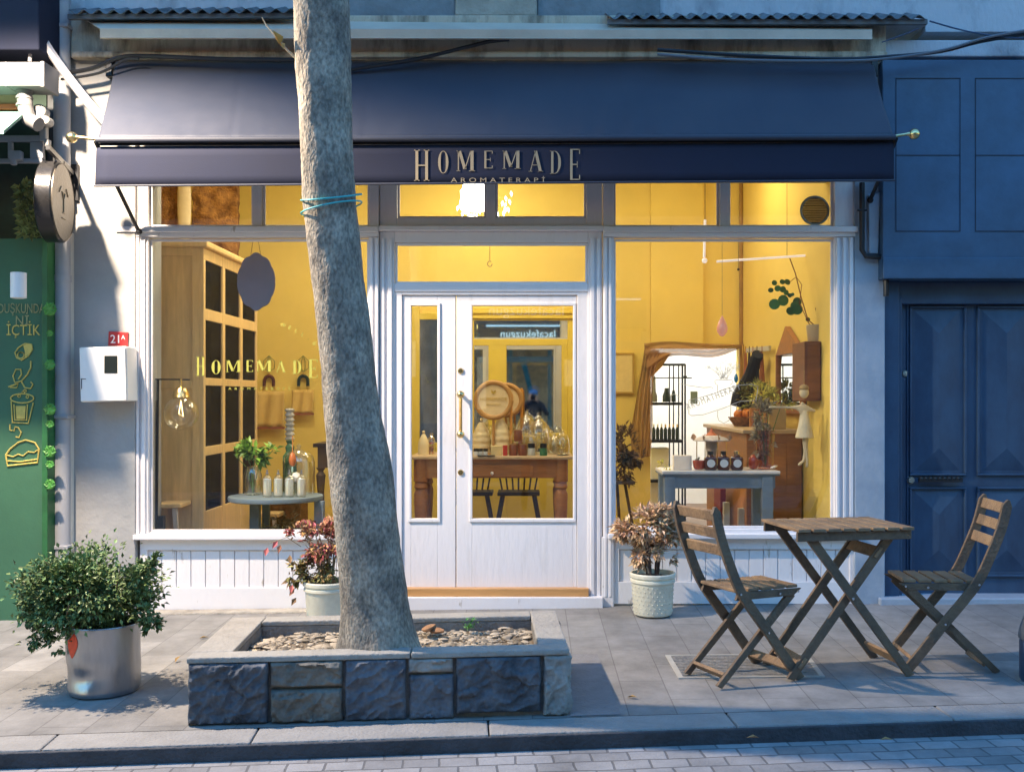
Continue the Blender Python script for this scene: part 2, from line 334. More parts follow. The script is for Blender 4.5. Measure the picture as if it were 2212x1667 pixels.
# fluted pilaster trims at both sides of door and outer edges
for x0, x1 in ((800, 806), (811, 817), (1305, 1311), (1315, 1321), (824, 830), (838, 846), (1276, 1284), (1290, 1297)):
    MB().box((X(x0, YF), YF - .016 + (.02 if 820 < x0 < 1300 else 0), Z(1288, YF)), (X(x1, YF), YF + .002 + (.02 if 820 < x0 < 1300 else 0), Z(514, YF))).build('fluted_trim', white, shop, bevel=.003)
for x0, x1 in ((1806, 1812), (1820, 1826), (1834, 1842), (296, 302), (308, 315)):
    MB().box((X(x0, YF), YF - .02, Z(1156, YF)), (X(x1, YF), YF + .002, Z(514, YF))).build('fluted_trim', white, shop, bevel=.003)
# stall risers
def riser(x0, x1, ytop, ybot, lab, panels):
    s = MB(); s.pb(x0, ytop + 4, x1, ybot + 14, YF + .03, .08); r = s.build('stall_riser', white, shop, lab=lab)
    s = MB(); s.box((X(x0 - 10, YF), YF - .05, Z(ytop + 6, YF)), (X(x1 + 4, YF), YF + .06, Z(ytop - 5, YF))); s.build('sill', whitew, r, bevel=.006)
    s = MB()
    s.pb(x0, ytop + 7, x1, ytop + 30, YF + .005, .026); s.pb(x0, ybot - 50, x1, ybot - 2, YF + .005, .026)
    s.pb(x0, ytop + 30, x0 + 16, ybot - 50, YF + .005, .026); s.pb(x1 - 10, ytop + 30, x1, ybot - 50, YF + .005, .026)
    s.build('rail', whitew, r, bevel=.003)
    s = MB(); n = panels; ww = (x1 - 10 - x0 - 16) / n; random.seed(x0)
    for i in range(n):
        q = x0 + 16 + i * ww; s.pb(q + .9, ytop + 31, q + ww - .9, ybot - 51, YF + .018 + random.uniform(0, .004), .011)
    s.build('board', whitew, r, bevel=.002)
riser(302, 800, 1158, 1319, 'low white boarded panel under the left window', 15)
riser(1322, 1846, 1156, 1306, 'low white boarded panel under the right window', 16)
MB().prism([(X(300, YF), YF - .13, -.08), (X(800, YF), YF - .10, -.06), (X(800, YF), YF - .002, -.06), (X(300, YF), YF - .002, -.08)], (0, 0, .078)).build('footing', M('rough_footing', (.36, .33, .28), .95, var=.35, scale=7, bump=.8, bscale=25), shop, bevel=.01)
# door step and threshold
s = MB(); s.pb(818, 1290, 1303, 1322, YF - .05, .2); s.pb(796, 1160, 822, 1326, YF - .012, .1); s.pb(1300, 1160, 1326, 1318, YF - .012, .1); s.build('door_base', whitew, shop, bevel=.005)
s = MB(); s.pb(868, 1271, 1272, 1289, YF - .02, .2); s.build('threshold', M('varnished_oak', (.50, .27, .10), .4, var=.15, stretch=(.6, 5, 5)), shop, bevel=.004)
s = MB(); s.pb(852, 630, 868, 1290, YF + .03, .07); s.pb(868, 630, 1270, 637, YF + .03, .07); s.build('door_frame', white, shop, bevel=.003)
def leaf(x0, x1, gx0, gx1, lab):
    Y = YF + .045; y0, y1, g0, g1 = 638, 1270, 660, 1120
    s = MB(); s.pb(x0, y0, gx0, y1, Y, .045); s.pb(gx1, y0, x1, y1, Y, .045); s.pb(gx0, y0, gx1, g0, Y, .045); s.pb(gx0, g1, gx1, y1, Y, .045)
    d = s.build('door_leaf', white, shop, bevel=.003, lab=lab)
    s = MB(); q = 6
    for r in ((gx0 - q, g0 - q, gx1 + q, g0), (gx0 - q, g1, gx1 + q, g1 + q + 1), (gx0 - q, g0, gx0, g1), (gx1, g0, gx1 + q, g1)): s.box((X(r[0], Y), Y - .012, Z(r[1], Y)), (X(r[2], Y), Y + .002, Z(r[3], Y)))
    s.build('moulding', white, d, bevel=.003)
    s = MB(); s.box((X(gx0 - 4, Y), Y + .02, Z(g1 + 4, Y)), (X(gx1 + 4, Y), Y + .024, Z(g0 - 4, Y))); s.build('pane', glass, d)
    return d
leaf(869, 984, 888, 945, 'narrow left door leaf')
D2 = leaf(986, 1246, 1020, 1238, 'wide right door leaf with brass pull')
s = MB(); s.pb(1247, 636, 1271, 1290, YF + .03, .07); s.build('door_frame', white, shop, bevel=.003)
s = MB(); Y = YF - .02
s.tube([P(995, 853, Y), P(995, 938, Y)], .011)
for yy in (852, 938): s.ball(P(995, yy, Y), .026, 12); s.tube([P(995, yy, Y), P(995, yy, Y) + Vector((0, .08, 0))], .012)
s.build('pull_handle', brass, D2, True)
for yy, hh in ((801, 9), (1020, 12)):
    s = MB(); c = P(995, yy, YF + .04); s.lathe([(.0, -.006), (.016, -.006), (.02, 0), (.02, .01)], c, 14, 'Y'); s.build('lock', brass, D2, True)
# ------------------------------------------------------------------ interior shell
IN0, YB, XR, XL, ZC, ZF = YF + .1, 10.4, 2.05, -3.95, 3.75, .12
s = MB(); s.box((XL, IN0, ZF - .05), (XR + .1, YB + .1, ZF)); s.box((-.5, YB + .1, ZF - .05), (4, 13.2, ZF)); s.build('floor', M('brown_floor', (.16, .09, .045), .4, var=.2, stretch=(1, 6, 1)), shop)
s = MB(); s.box((XL, IN0, ZC), (XR + .1, YB + .1, ZC + .1)); s.box((-.5, YB + .1, ZC), (4, 13.2, ZC + .1)); s.build('ceiling', M('cream_ceiling', (.7, .62, .42), .8, var=.04), shop)
s = MB(); s.box((XL - .1, IN0, ZF), (XL, YB, ZC)); s.box((XR, IN0, ZF), (XR + .1, YB, ZC))
ox0, ox1, oz = X(1405, YB), X(1600, YB) - .02, Z(752, YB)
s.box((XL, YB, ZF), (ox0, YB + .12, ZC)); s.box((ox0, YB, oz), (ox1, YB + .12, ZC)); s.box((ox1, YB, ZF), (XR + .1, YB + .12, ZC))
s.box((X(1407, YB) - .01, YB - .05, oz), (X(1407, YB) + .5, YB - .001, ZC))
s.build('interior_wall', yellow, shop)
s = MB(); s.box((XR - .035, YB - .05, ZF), (XR - .001, YB - .012, ZC)); s.build('corner_pipe', M('ochre_pipe', (.34, .19, .035), .5, var=.2), shop, bevel=.008)
s = MB(); s.tube([P(1640, 490, 10.38), P(1660, 478, 10.2), P(1765, 400, 9.2)], .022); s.build('ceiling_pipe', M('ochre_pipe', (.3, .2, .05)), shop, True)
# white back room seen through the opening
s = MB(); wh = M('white_room_wall', (.80, .80, .82), .8, var=.03)
s.box((ox0 - 1.2, 12.9, ZF), (XR + 1.2, 13.0, ZC)); s.box((XR + .5, YB + .12, ZF), (XR + .6, 12.9, ZC)); s.box((ox0 - 1.3, YB + .12, ZF), (ox0 - 1.2, 12.9, ZC))
s.build('back_room_wall', wh, shop)
light('AREA', 'back_room_light', (1.3, 11.6, 3.5), 6, (.95, .97, 1), .8, shop)
s = MB(); s.box((1.0, 11.3, 3.6), (1.6, 11.9, 3.64)); s.build('back_room_lamp', lampw, shop)
# yellow partition with mirror-like panes behind the display table
YP = 10.33
s = MB()
s.pb(880, 662, 906, 1200, YP, .06); s.pb(906, 676, 1017, 690, YP, .06); s.pb(1014, 665, 1240, 692, YP, .06); s.pb(906, 956, 1014, 1180, YP, .06)
s.pb(1014, 692, 1024, 1180, YP, .06); s.pb(1226, 692, 1244, 1180, YP, .06); s.pb(1024, 732, 1226, 746, YP, .06)
s.pb(1055, 744, 1094, 1180, YP, .06); s.pb(1213, 744, 1226, 1180, YP, .06); s.pb(1024, 935, 1055, 1180, YP, .06); s.pb(1094, 935, 1213, 1180, YP, .06)
s.pb(1012, 672, 1246, 677, YP - .02, .02); s.pb(1012, 684, 1246, 688, YP - .02, .02)
s.pb(985, 690, 1014, 1180, YP + .002, .05)
pt = s.build('partition', yellowp, shop, bevel=.004)
s = MB()
for r in ((906, 690, 985, 956), (1024, 692, 1226, 732), (1024, 744, 1055, 935), (1094, 744, 1213, 935)): s.box((X(r[0], YP) - .01, YP + .03, Z(r[3], YP) - .01), (X(r[2], YP) + .01, YP + .034, Z(r[1], YP) + .01))
s.build('mirror_pane', mirror, pt)
# window lettering and drawings
YG = YF + .052
letg = M('green_gold_film', (.34, .34, .06), .5, var=.1)
def serif(mb, ch, x, y, wd, h, Y, th=.2, d=.002):
    """draws one tall serif capital; x,y = lower left in metres on plane Y"""
    def q(a, b, c, e): mb.prism([(x + a * wd, Y, y + b * h), (x + c * wd, Y, y + b * h), (x + c * wd, Y, y + e * h), (x + a * wd, Y, y + e * h)], (0, -d, 0))
    def sl(x0, y0, x1, y1, t): mb.prism([(x + (x0 - t/2) * wd, Y, y + y0 * h), (x + (x0 + t/2) * wd, Y, y + y0 * h), (x + (x1 + t/2) * wd, Y, y + y1 * h), (x + (x1 - t/2) * wd, Y, y + y1 * h)], (0, -d, 0))
    T_ = th; s_ = .025
    if ch == 'H':
        q(.05, 0, .05 + T_, 1); q(.75, 0, .75 + T_, 1); q(.05 + T_, .48, .75, .52)
        for a in (-.05, .65): q(a, 0, a + .4, s_); q(a, 1 - s_, a + .4, 1)
    if ch == 'E':
        q(.1, 0, .1 + T_, 1); q(.1 + T_, 0, .9, s_ + .01); q(.1 + T_, 1 - s_ - .01, .9, 1); q(.1 + T_, .48, .7, .52); q(.66, .4, .72, .6); q(.84, 0, .92, .16); q(.84, .84, .92, 1)
    if ch == 'M':
        q(.0, 0, .07, 1); q(.80, 0, 1.0, 1); sl(.10, 1, .45, .1, .2); sl(.82, 1, .45, .1, .06)
        q(-.08, 0, .16, s_); q(.7, 0, 1.1, s_); q(-.08, 1 - s_, .12, 1)
    if ch == 'A':
        sl(.12, 0, .5, 1, .06); sl(.85, 0, .5, 1, .22); q(.25, .3, .72, .33); q(0, 0, .26, s_); q(.66, 0, 1.04, s_)
    if ch in 'OD':
        n = 20; a0, a1 = (0, 2 * math.pi) if ch == 'O' else (-math.pi / 2, math.pi / 2)
        pts = []
        for i in range(n + 1):
            t = a0 + (a1 - a0) * i / n; cx = .5 if ch == 'O' else .35; rx = .45 if ch == 'O' else .6
            pts.append((cx + rx * math.cos(t), .5 + .5 * math.sin(t), cx + (rx - T_ * abs(math.cos(t)) - .03) * math.cos(t), .5 + (.5 - .03) * math.sin(t)))
        for i in range(n):
            a, b = pts[i], pts[i + 1]
            mb.prism([(x + a[0] * wd, Y, y + a[1] * h), (x + b[0] * wd, Y, y + b[1] * h), (x + b[2] * wd, Y, y + b[3] * h), (x + a[2] * wd, Y, y + a[3] * h)], (0, -d, 0))
        if ch == 'D': q(.1, 0, .1 + T_, 1); q(0, 0, .4, s_); q(0, 1 - s_, .4, 1)
s = MB()
# word on the left glass: (letter, x0, x1, ytop, ybot)
for ch, a, b, c, e in (('H', 425, 441, 770, 812), ('O', 456, 478, 778, 808), ('M', 490, 519, 778, 804), ('E', 531, 548, 778, 803), ('M', 556, 585, 778, 803), ('A', 596, 617, 780, 804), ('D', 632, 652, 778, 808), ('E', 666, 688, 776, 816)):
    serif(s, ch, X(a, YG), Z(e, YG), X(b, YG) - X(a, YG), Z(c, YG) - Z(e, YG), YG, .26)
s.text('AROMATERAPİ', .018, Matrix.Translation(P(560, 842, YG)), .001, 1.2, spacing=2.3)
wb = 'WELL-BEING'
for i, ch in enumerate(wb):
    an = R(72 - i * 5.0); cx_, cy_ = 555, 875; rr = 178
    px, py = cx_ + rr * math.cos(an), cy_ - rr * math.sin(an)
    s.text(ch, .026, Matrix.Translation(P(px, py, YG)) @ Matrix.Rotation(R(90) - an, 4, 'Y'), .001)
s.build('window_lettering', letg, W1)
s = MB(); lineg = M('grey_film', (.30, .29, .25), .5, var=.05)
def stroke(mb, pts, Y, r=.0022, seg=4): mb.tube([P(a, b, Y) for a, b in pts], r, seg)
def o2(ax, ay): return (1560 * .8564 + ax * .4 / 1.961 * .8564 * 1.0002, 860 * .8564 + ay * .17470)   # zoomed coordinates -> photo
def zz(*pp): return [(1336 + a * .17470, 736.5 + b * .17470) for a, b in pp]
stroke(s, zz((1190, 500), (1200, 485), (1395, 480), (1412, 497), (1405, 525), (1380, 540)), YG); stroke(s, zz((1190, 500), (1200, 530), (1225, 545), (1228, 640)), YG)
stroke(s, zz((1228, 860), (1225, 930), (1240, 980), (1300, 1015), (1360, 985), (1385, 930), (1390, 800)), YG)
stroke(s, zz((870, 730), (870, 900), (900, 922), (1050, 910), (1300, 830), (1500, 745), (1600, 740), (1700, 735), (1720, 620), (1725, 560), (1640, 535), (1500, 545), (1330, 590), (1180, 650), (1000, 700), (870, 730)), YG)
stroke(s, zz((760, 525), (900, 555), (1050, 575), (1150, 570), (1170, 590)), YG); stroke(s, zz((635, 675), (690, 655), (760, 690), (730, 700)), YG)
stroke(s, zz((1455, 790), (1460, 850), (1490, 865), (1520, 850)), YG)
random.seed(11)
for i in range(26):                           # flowers rising from the drawn tube
    an = R(random.uniform(35, 145)); l1 = random.uniform(120, 260); bx, by = 1300 + random.uniform(-50, 50), 470
    ex, ey = bx + l1 * math.cos(an) * 1.0, by - l1 * math.sin(an)
    pts = [(bx, by), ((bx + ex) / 2 + random.uniform(-25, 25), (by + ey) / 2), (ex, ey)]
    pts += [(ex + 18 * math.cos(q), ey + 18 * math.sin(q)) for q in (0, 1.2, 2.4, 3.6, 4.8, 6)]
    stroke(s, zz(*pts), YG, .0012, 3)
s.text('AROMATHERAPY', .045, Matrix.Translation(P(1543, 863, YG)) @ Matrix.Rotation(R(-21), 4, 'Y'), .001, .62, spacing=1.35)
s.build('window_drawing', lineg, W2)
# ------------------------------------------------------------------ awning
aw = thing('awning', 'dark blue canvas awning with gold shop lettering stretched over the shop front', 'awning', (0, YF - .1, 3.3))
AT, AF = YF - .07, 6.48
s = MB(); nx, ny = 260, 20; g = []
tl, trr, bl, br_ = P(250, 131, AT), P(1885, 131, AT), P(212, 298, AF), P(1930, 292, AF)
for j in range(ny + 1):
    row = []
    for i in range(nx + 1):
        u, v = i / nx, j / ny
        p = tl.lerp(trr, u).lerp(bl.lerp(br_, u), v)
        sag = -.020 * math.sin(math.pi * v) - .004 * noise.noise(Vector((u * 9, v * 2, 1))) - .007 * (v ** 3) * abs(noise.noise(Vector((u * 34, v * 1.2, 3))))
        sag -= .0035 * sum(math.exp(-((u - q) / .0022) ** 2) for q in (.167, .333, .5, .667, .833))
        sag -= .008 * v ** 2 * math.exp(-((u - .66) / .10) ** 2) * (1 + math.sin(u * 190 + 3 * v)) + .006 * noise.noise(Vector((u * 4 + v, v * 3, 8)))
        row.append(s.v(p + Vector((0, -sag * .3, sag * 1.0))))
    g.append(row)
for j in range(ny):
    for i in range(nx): s.bm.faces.new([g[j][i], g[j][i+1], g[j+1][i+1], g[j+1][i]])
cn = s.build('canopy', navy, aw, True); so = cn.modifiers.new('thick', 'SOLIDIFY'); so.thickness = .004
s = MB(); s.tube([bl + Vector((-.01, 0, -.012)), br_ + Vector((.01, 0, -.012))], .018, 12); s.build('front_bar', navy, aw, True)
s = MB(); VY = AF + .030; n = 60; a = P(208, 317, VY); b = P(1931, 307, VY); c = P(205, 402, VY); d = P(1931, 390, VY); r1 = []
zc = [.004 * noise.noise(Vector((i * .21, 5, 0))) for i in range(n + 1)]
rows = []
for j in range(5):
    rows.append([s.v(a.lerp(b, i / n).lerp(c.lerp(d, i / n), j / 4) + Vector((0, zc[i] * (j / 4) * 1.2, 0))) for i in range(n + 1)])
for j in range(4):
    for i in range(n): s.bm.faces.new([rows[j][i], rows[j][i+1], rows[j+1][i+1], rows[j+1][i]])
va = s.build('valance', navyv, aw, True); so = va.modifiers.new('thick', 'SOLIDIFY'); so.thickness = .004
s = MB(); s.beam(P(210, 306, VY + .012), P(1929, 298, VY + .012), .010, .05); s.build('shade_strip', M('shade_black', (.006, .006, .008), .9), aw)  # black strip stands in for the shade in the gap above the valance
s = MB(); s.tube([c + Vector((-.005, -.003, 0)), d + Vector((.005, -.003, 0))], .007, 8); s.build('hem', navy, va, True)
s = MB(); YL = VY - .007
for ch, x0, x1, y0, y1 in (('H', 896, 926, 324, 391), ('O', 945, 970, 326, 375), ('M', 989, 1023, 326, 370), ('E', 1044, 1066, 326, 364), ('M', 1088, 1122, 326, 365), ('A', 1142, 1172, 326, 371), ('D', 1188, 1213, 326, 376), ('E', 1229, 1255, 322, 389)):
    serif(s, ch, X(x0, YL), Z(y1, YL), X(x1, YL) - X(x0, YL), Z(y0, YL) - Z(y1, YL), YL, .2, .0012)
s.text('AROMATERAPİ', .028, Matrix.Translation(P(1076, 394, YL)), .0007, 1.45, spacing=1.62)
s.build('lettering', gold, va)
for sx, px in ((-1, 150), (1, 1970)):
    e = bl if sx < 0 else br_; py = 297 if sx < 0 else 290
    s = MB(); q = P(px + 5, py, AF); s.ball(q, .034, 14); s.tube([q, q + Vector((-sx * .05, 0, 0))], [.022, .009]); s.tube([q + Vector((-sx * .04, 0, 0)), e + Vector((-sx * .01, 0, -.01))], .010); s.build('finial', brass, aw, True)
    s = MB(); e2 = e + Vector((sx * .02, .01, -.02)); w0 = P(300 if sx < 0 else 1880, 500 if sx < 0 else 432, YF - .05); s.tube([e2, w0], .013); s.ball(w0, .022); s.build('support_arm', black, aw, True)
    s = MB(); q = P(240 if sx < 0 else 1886, 150, YF - .06); s.box(q - Vector((.022, .04, .06)), q + Vector((.022, .05, .06))); s.build('bracket', black, aw, bevel=.006)
# ------------------------------------------------------------------ things on the upper wall
s = MB(); a0 = P(176, 38, YF - .02); a1 = P(216, 80, 6.72); b0 = P(1884, 60, YF - .1); b1 = P(1886, 84, 6.85)
s.prism([P(176, 38, YF - .02), P(216, 62, 6.74), P(216, 80, 6.74), P(216, 82, 6.78), P(180, 60, YF - .02)], (0, 0, 0.0001)) if False else None
s.face([P(176, 37, YF - .02), P(1884, 60, YF - .13), P(1884, 66, 6.84), P(216, 62, 6.74)]); s.face([P(216, 62, 6.74), P(1884, 66, 6.84), P(1884, 83, 6.85), P(216, 80, 6.75)])
s.face([P(216, 80, 6.75), P(1884, 83, 6.85), P(1884, 85, 6.87), P(216, 83, 6.77)])
sh = s.build('shutter_tray', M('dusty_grey_metal', (.50, .43, .35), .6, var=.15, scale=3, bump=.1), None); so = sh.modifiers.new('t', 'SOLIDIFY'); so.thickness = .006
tag(sh, 'long tilted grey sheet-metal tray running above the awning', 'metal tray')
def corr(x0, x1, py, Y0, depth, nm, lab, slope):
    s = MB(); n = int((x1 - x0) / 4); top = []; bot = []
    for i in range(n + 1):
        px = x0 + (x1 - x0) * i / n; p = P(px, py + slope * (px - x0), Y0); h = .014 * math.cos(i * 2 * math.pi / 8)
        top.append(s.v(p + Vector((0, 0, h)))); bot.append(s.v(p + Vector((0, depth, h + .10))))
    for i in range(n): s.bm.faces.new([top[i], top[i+1], bot[i+1], bot[i]])
    o = s.build(nm, M('rusty_corrugated', (.16, .18, .20), .6, col2=(.05, .05, .055), var=.2, scale=5), None, True); so = o.modifiers.new('t', 'SOLIDIFY'); so.thickness = .004
    s = MB(); s.beam(P(x0, py + 12, Y0 + .05), P(x1, py + 12 + slope * (x1 - x0), Y0 + .05), .03, .03); s.build('support_rail', M('rusty_corrugated', (0, 0, 0)), o)
    tag(o, lab, 'roof sheet')
corr(148, 640, 26, 6.80, .24, 'corrugated_sheet', 'corrugated roof edge high on the wall left of the tree trunk', -.006)
corr(1312, 2002, 37, 6.80, .24, 'corrugated_sheet', 'longer corrugated roof edge high on the wall above the right end of the awning', 0)
def cable(nm, pts, r, lab, Y, m=None):
    s = MB(); q = [P(a, b, Y - .004 * i) for i, (a, b) in enumerate(pts)]
    # smooth
    out = []
    for i in range(len(q) - 1):
        p0, p1, p2, p3 = q[max(i-1, 0)], q[i], q[i+1], q[min(i+2, len(q)-1)]
        for k in range(6):
            t = k / 6; out.append(.5 * ((2 * p1) + (p2 - p0) * t + (2 * p0 - 5 * p1 + 4 * p2 - p3) * t * t + (-p0 + 3 * p1 - 3 * p2 + p3) * t ** 3))
    out.append(q[-1]); s.tube(out, r, 6); o = s.build(nm, m or black, None, True); tag(o, lab, 'cable'); return o
random.seed(5)
cable('cable', [(132, 160), (200, 148), (262, 124), (330, 122), (480, 128), (640, 130)], .014, 'thick black cable on the wall between the drainpipe and the tree', 6.86)
cable('cable', [(132, 172), (215, 158), (270, 130), (300, 128)], .009, 'short loose cable hanging below the thick one by the drainpipe', 6.84)
cable('cable', [(750, 152), (900, 128), (1000, 104), (1060, 90), (1100, 86)], .012, 'black cable slanting up over the concrete beam right of the tree', 6.88)
cable('cable', [(1420, 108), (1600, 120), (1800, 128), (1905, 124), (2030, 112), (2120, 90), (2240, 70)], .012, 'black cable bundle sagging towards the top right corner', 6.82)
cable('cable', [(1420, 118), (1600, 130), (1820, 132), (1925, 126), (2040, 108), (2130, 82), (2240, 62)], .009, 'thin grey cable twisted alongside the black bundle at top right', 6.80, M('grey_cable', (.12, .13, .15), .5))
cable('cable', [(2008, 46), (2080, 66), (2160, 80), (2240, 84)], .005, 'thin blue wire from the corrugated edge to the right border', 6.80, M('blue_cable', (.03, .06, .12), .5))
cable('cable', [(1985, 62), (1950, 76), (1905, 92)], .004, 'short thin wire under the end of the corrugated edge', 6.85, M('blue_cable', (0, 0, 0)))
# drainpipe + diagonal hose
s = MB(); Yp = 6.94
for a, b in ((-20, 168), (172, 600), (604, 1330)): s.tube([P(134, a, Yp), P(134, b, Yp)], .052, 16)
for b in (170, 602): s.tube([P(134, b - 7, Yp), P(134, b + 7, Yp)], .058, 16)
dp = s.build('drainpipe', M('grey_pvc', (.36, .37, .40), .5, var=.06, scale=4), None, True); tag(dp, 'tall grey drainpipe between the green shop and the white shop front', 'drainpipe')
for b in (60, 420, 900, 1180): MB().box(P(134, b, Yp) + Vector((-.06, -.056, -.012)), P(134, b, Yp) + Vector((.06, .08, .012))).build('bracket', M('grey_pvc', (0, 0, 0)), dp, bevel=.003)
cable('hose', [(70, -40), (74, 40), (95, 90), (135, 150), (185, 215), (222, 258), (260, 300)], .028, 'thick grey hose running diagonally behind the left end of the awning', 6.74, M('grey_pvc', (0, 0, 0)))['category'] = 'hose'
cable('hose', [(76, -20), (70, 20), (70, 55), (66, 110), (64, 134)], .012, 'thin grey hose hanging beside the thick one', 6.70, M('grey_pvc', (0, 0, 0)))['category'] = 'hose'
# ------------------------------------------------------------------ projecting round sign
rs = thing('projecting_sign', 'round black drum sign with gold emblem on a wall bracket', 'sign', P(150, 430, 6.7))
ry = R(8)
cS = P(117, 437, 6.56); ax = Vector((math.cos(ry), math.sin(ry), 0)); 
def disc(mb, c, ax, r, t, seg=48, ri=0):
    b = Vector((0, 0, 1)); a = ax.cross(b).normalized(); ra, rb = [], []
    prof = [(r * .97, -t/2), (r, -t/2 + .008), (r, t/2 - .008), (r * .97, t/2)]
    rings = [[mb.v(c + ax * h + a * math.cos(q) * rr + b * math.sin(q) * rr) for q in [2 * math.pi * k / seg for k in range(seg)]] for rr, h in prof]
    for i in range(3):
        for k in range(seg): mb.bm.faces.new([rings[i][k], rings[i][(k+1) % seg], rings[i+1][(k+1) % seg], rings[i+1][k]])
    mb.bm.faces.new(rings[0][::-1]); mb.bm.faces.new(rings[-1])
s = MB(); disc(s, cS, ax, .247, .10); s.build('drum', M('black_lacquer', (.03, .03, .032), .28, metal=.5, var=.2, bump=.05), rs, True)
s = MB(); disc(s, cS + ax * .052, ax, .238, .006); s.build('face', M('scratched_bronze', (.13, .11, .085), .35, metal=.5, col2=(.07, .065, .055), scale=14, bump=.1), rs, True)
s = MB(); fx = cS + ax * .057; aa = Vector((0, 0, 1)).cross(ax).normalized()
for p, q in (((-.035, .06), (.035, .06)), ((-.03, .06), (0, .01)), ((.03, .06), (0, .01)), ((0, .01), (0, -.06)), ((-.02, -.065), (.02, -.065)), ((-.05, .09), (-.09, .05)), ((.05, .09), (.09, .05)), ((-.04, -.10), (.04, -.10))):
    s.tube([fx + aa * p[0] + Vector((0, 0, p[1])), fx + aa * q[0] + Vector((0, 0, q[1]))], .0035, 5)
s.build('emblem', gold, rs)
s = MB(); r0 = P(158, 395, YF - .05); r1_ = P(103, 318, 6.32); s.beam(r0 + Vector((0, -.01, .06)), r1_, .022, .03); s.beam(cS + Vector((0, 0, .24)), cS + Vector((.0, .0, .32)), .01, .01, (0, 1, 0)); s.tube([cS + Vector((0, -.12, .2)), cS + Vector((0, -.14, .34))], .004); s.tube([cS + Vector((0, .12, .2)), cS + Vector((0, .14, .28))], .004)
s.build('arm', black, rs)
s = MB(); q = P(162, 395, YF - .045); s.box(q + Vector((-.025, -.01, -.12)), q + Vector((.025, .012, .12))); s.beam(q + Vector((0, -.005, -.1)), q + Vector((0, -.16, .09)), .012, .02); s.build('wall_plate', black, rs, bevel=.003)
# ------------------------------------------------------------------ meter box and number plate
mbx = thing('meter_box', 'white metal meter box with small dark window on the grey pier', 'meter box', P(224, 868, YF - .03))
YM = YF - .23
s = MB(); s.M = Matrix.Translation(P(222, 808, YM)) @ Matrix.Rotation(R(-1.5), 4, 'Y') ; s.box((-.150, .012, -.176), (.150, .20, .176)); s.build('box', M('white_enamel', (.80, .79, .76), .35, var=.03), mbx, bevel=.008)
s = MB(); s.M = Matrix.Translation(P(222, 808, YM)) @ Matrix.Rotation(R(-1.5), 4, 'Y'); s.box((-.146, -.002, -.172), (.146, .010, .172)); dr = s.build('door', M('white_enamel', (0, 0, 0)), mbx, bevel=.005)
s = MB(); s.M = Matrix.Translation(P(240, 787, YM)); s.box((-.042, -.006, -.056), (.042, -.0025, .056)); s.build('window', M('dark_window', (.015, .02, .02), .1), mbx)
s = MB(); s.M = Matrix.Translation(P(180, 823, YM)); s.box((-.014, -.005, .012), (.018, -.002, .016)); s.box((-.012, -.005, -.05), (-.008, -.002, .014)); s.build('latch', black, mbx)
hn = thing('house_number_plate', 'small red enamel plate reading 21A above the white meter box', 'house number', P(255, 732, YF - .04))
s = MB(); s.M = Matrix.Translation(P(255, 732, YF - .045)) @ Matrix.Rotation(R(2), 4, 'Y'); s.box((-.065, 0, -.048), (.065, .012, .048)); s.build('plate', redm, hn, bevel=.004)
s = MB(); s.M = Matrix.Identity(4); s.text('21', .055, Matrix.Translation(P(250, 741, YF - .048)), .0012, .95); s.text('A', .028, Matrix.Translation(P(266, 733, YF - .048)), .0012, .95); s.build('number', label, hn)
# right pier: black conduit
s = MB(); Yc = YF - .06
s.tube([P(1862, 395, Yc), P(1862, 540, Yc), P(1870, 553, Yc), P(1912, 556, Yc), P(1914, 570, Yc), P(1914, 640, Yc)], .018, 10); s.tube([P(1852, 454, Yc - .01), P(1872, 454, Yc - .01)], .008)
tag(s.build('conduit', black, None, True), 'bent black conduit on the right pier beside the blue building', 'pipe')
s = MB(); s.prism([P(1876, 420, YF - .05), P(1902, 415, YF - .05), P(1898, 548, YF - .05), P(1878, 548, YF - .05)], (0, .035, 0)); tag(s.build('wall_strip', M('blue_grey_plaster', (0, 0, 0)), None, bevel=.008), 'pale peeling board fixed on the right pier inside the conduit bend', 'board')
# ------------------------------------------------------------------ neighbouring green shop (left)
gs = thing('green_shop_building', 'narrow edge of a green painted shop with chalk drawings at left', 'building', (-3.4, 6.6, 0))
YG2 = 6.82
s = MB(); s.pb(-500, 515, 106, 1362, YG2, .06); s.build('green_panel', green, gs, bevel=.004)
s = MB(); s.box((X(95, YG2), YG2 - .03, -.1), (X(107, YG2), YG2 + .35, Z(515, YG2))); s.build('corner_post', greend, gs, bevel=.004)
s = MB(); s.pb(112, 500, 150, 1365, YF - .10, .2); s.build('white_pilaster', M('off_white_wall', (.62, .60, .55), .7, var=.08), gs, bevel=.005)
s = MB(); s.box((-9, YF, -.2), (X(150, YF), YF + .3, 7.5)); s.build('wall', M('dark_wall', (.10, .11, .12), .8), gs)
s = MB()
for yy, k in ((668, 1), (788, .8), (884, .9), (916, .6), (975, .9), (1003, .6), (1046, .8), (720, .5)):
    c = P(108, yy, YG2 - .035); s.lathe([(.0, -.006), (.035 * k, -.004), (.042 * k, 0), (.035 * k, .004)], c, 12, 'Y')
    for q in range(5): s.leaf(c, (math.cos(q), -.2, math.sin(q)), (0, -1, 0), .05 * k, .035)
s.build('leaf_trim', M('bright_leaf', (.07, .26, .04), .5, var=.3, island=.3), gs)
s = MB(); Yt = YG2 - .004
s.text('DUŞKUNDA', .060, Matrix.Translation(P(46, 676, Yt)), .001, .62); s.text('Nİ', .060, Matrix.Translation(P(48, 702, Yt)), .001, .9); s.build('chalk_lettering', chalkd, gs)
s = MB(); s.text('İÇTİK', .068, Matrix.Translation(P(50, 724, Yt)), .001, .8)
def ch(pts, r=.0045): s.tube([P(a, b, Yt) for a, b in pts], r, 5)
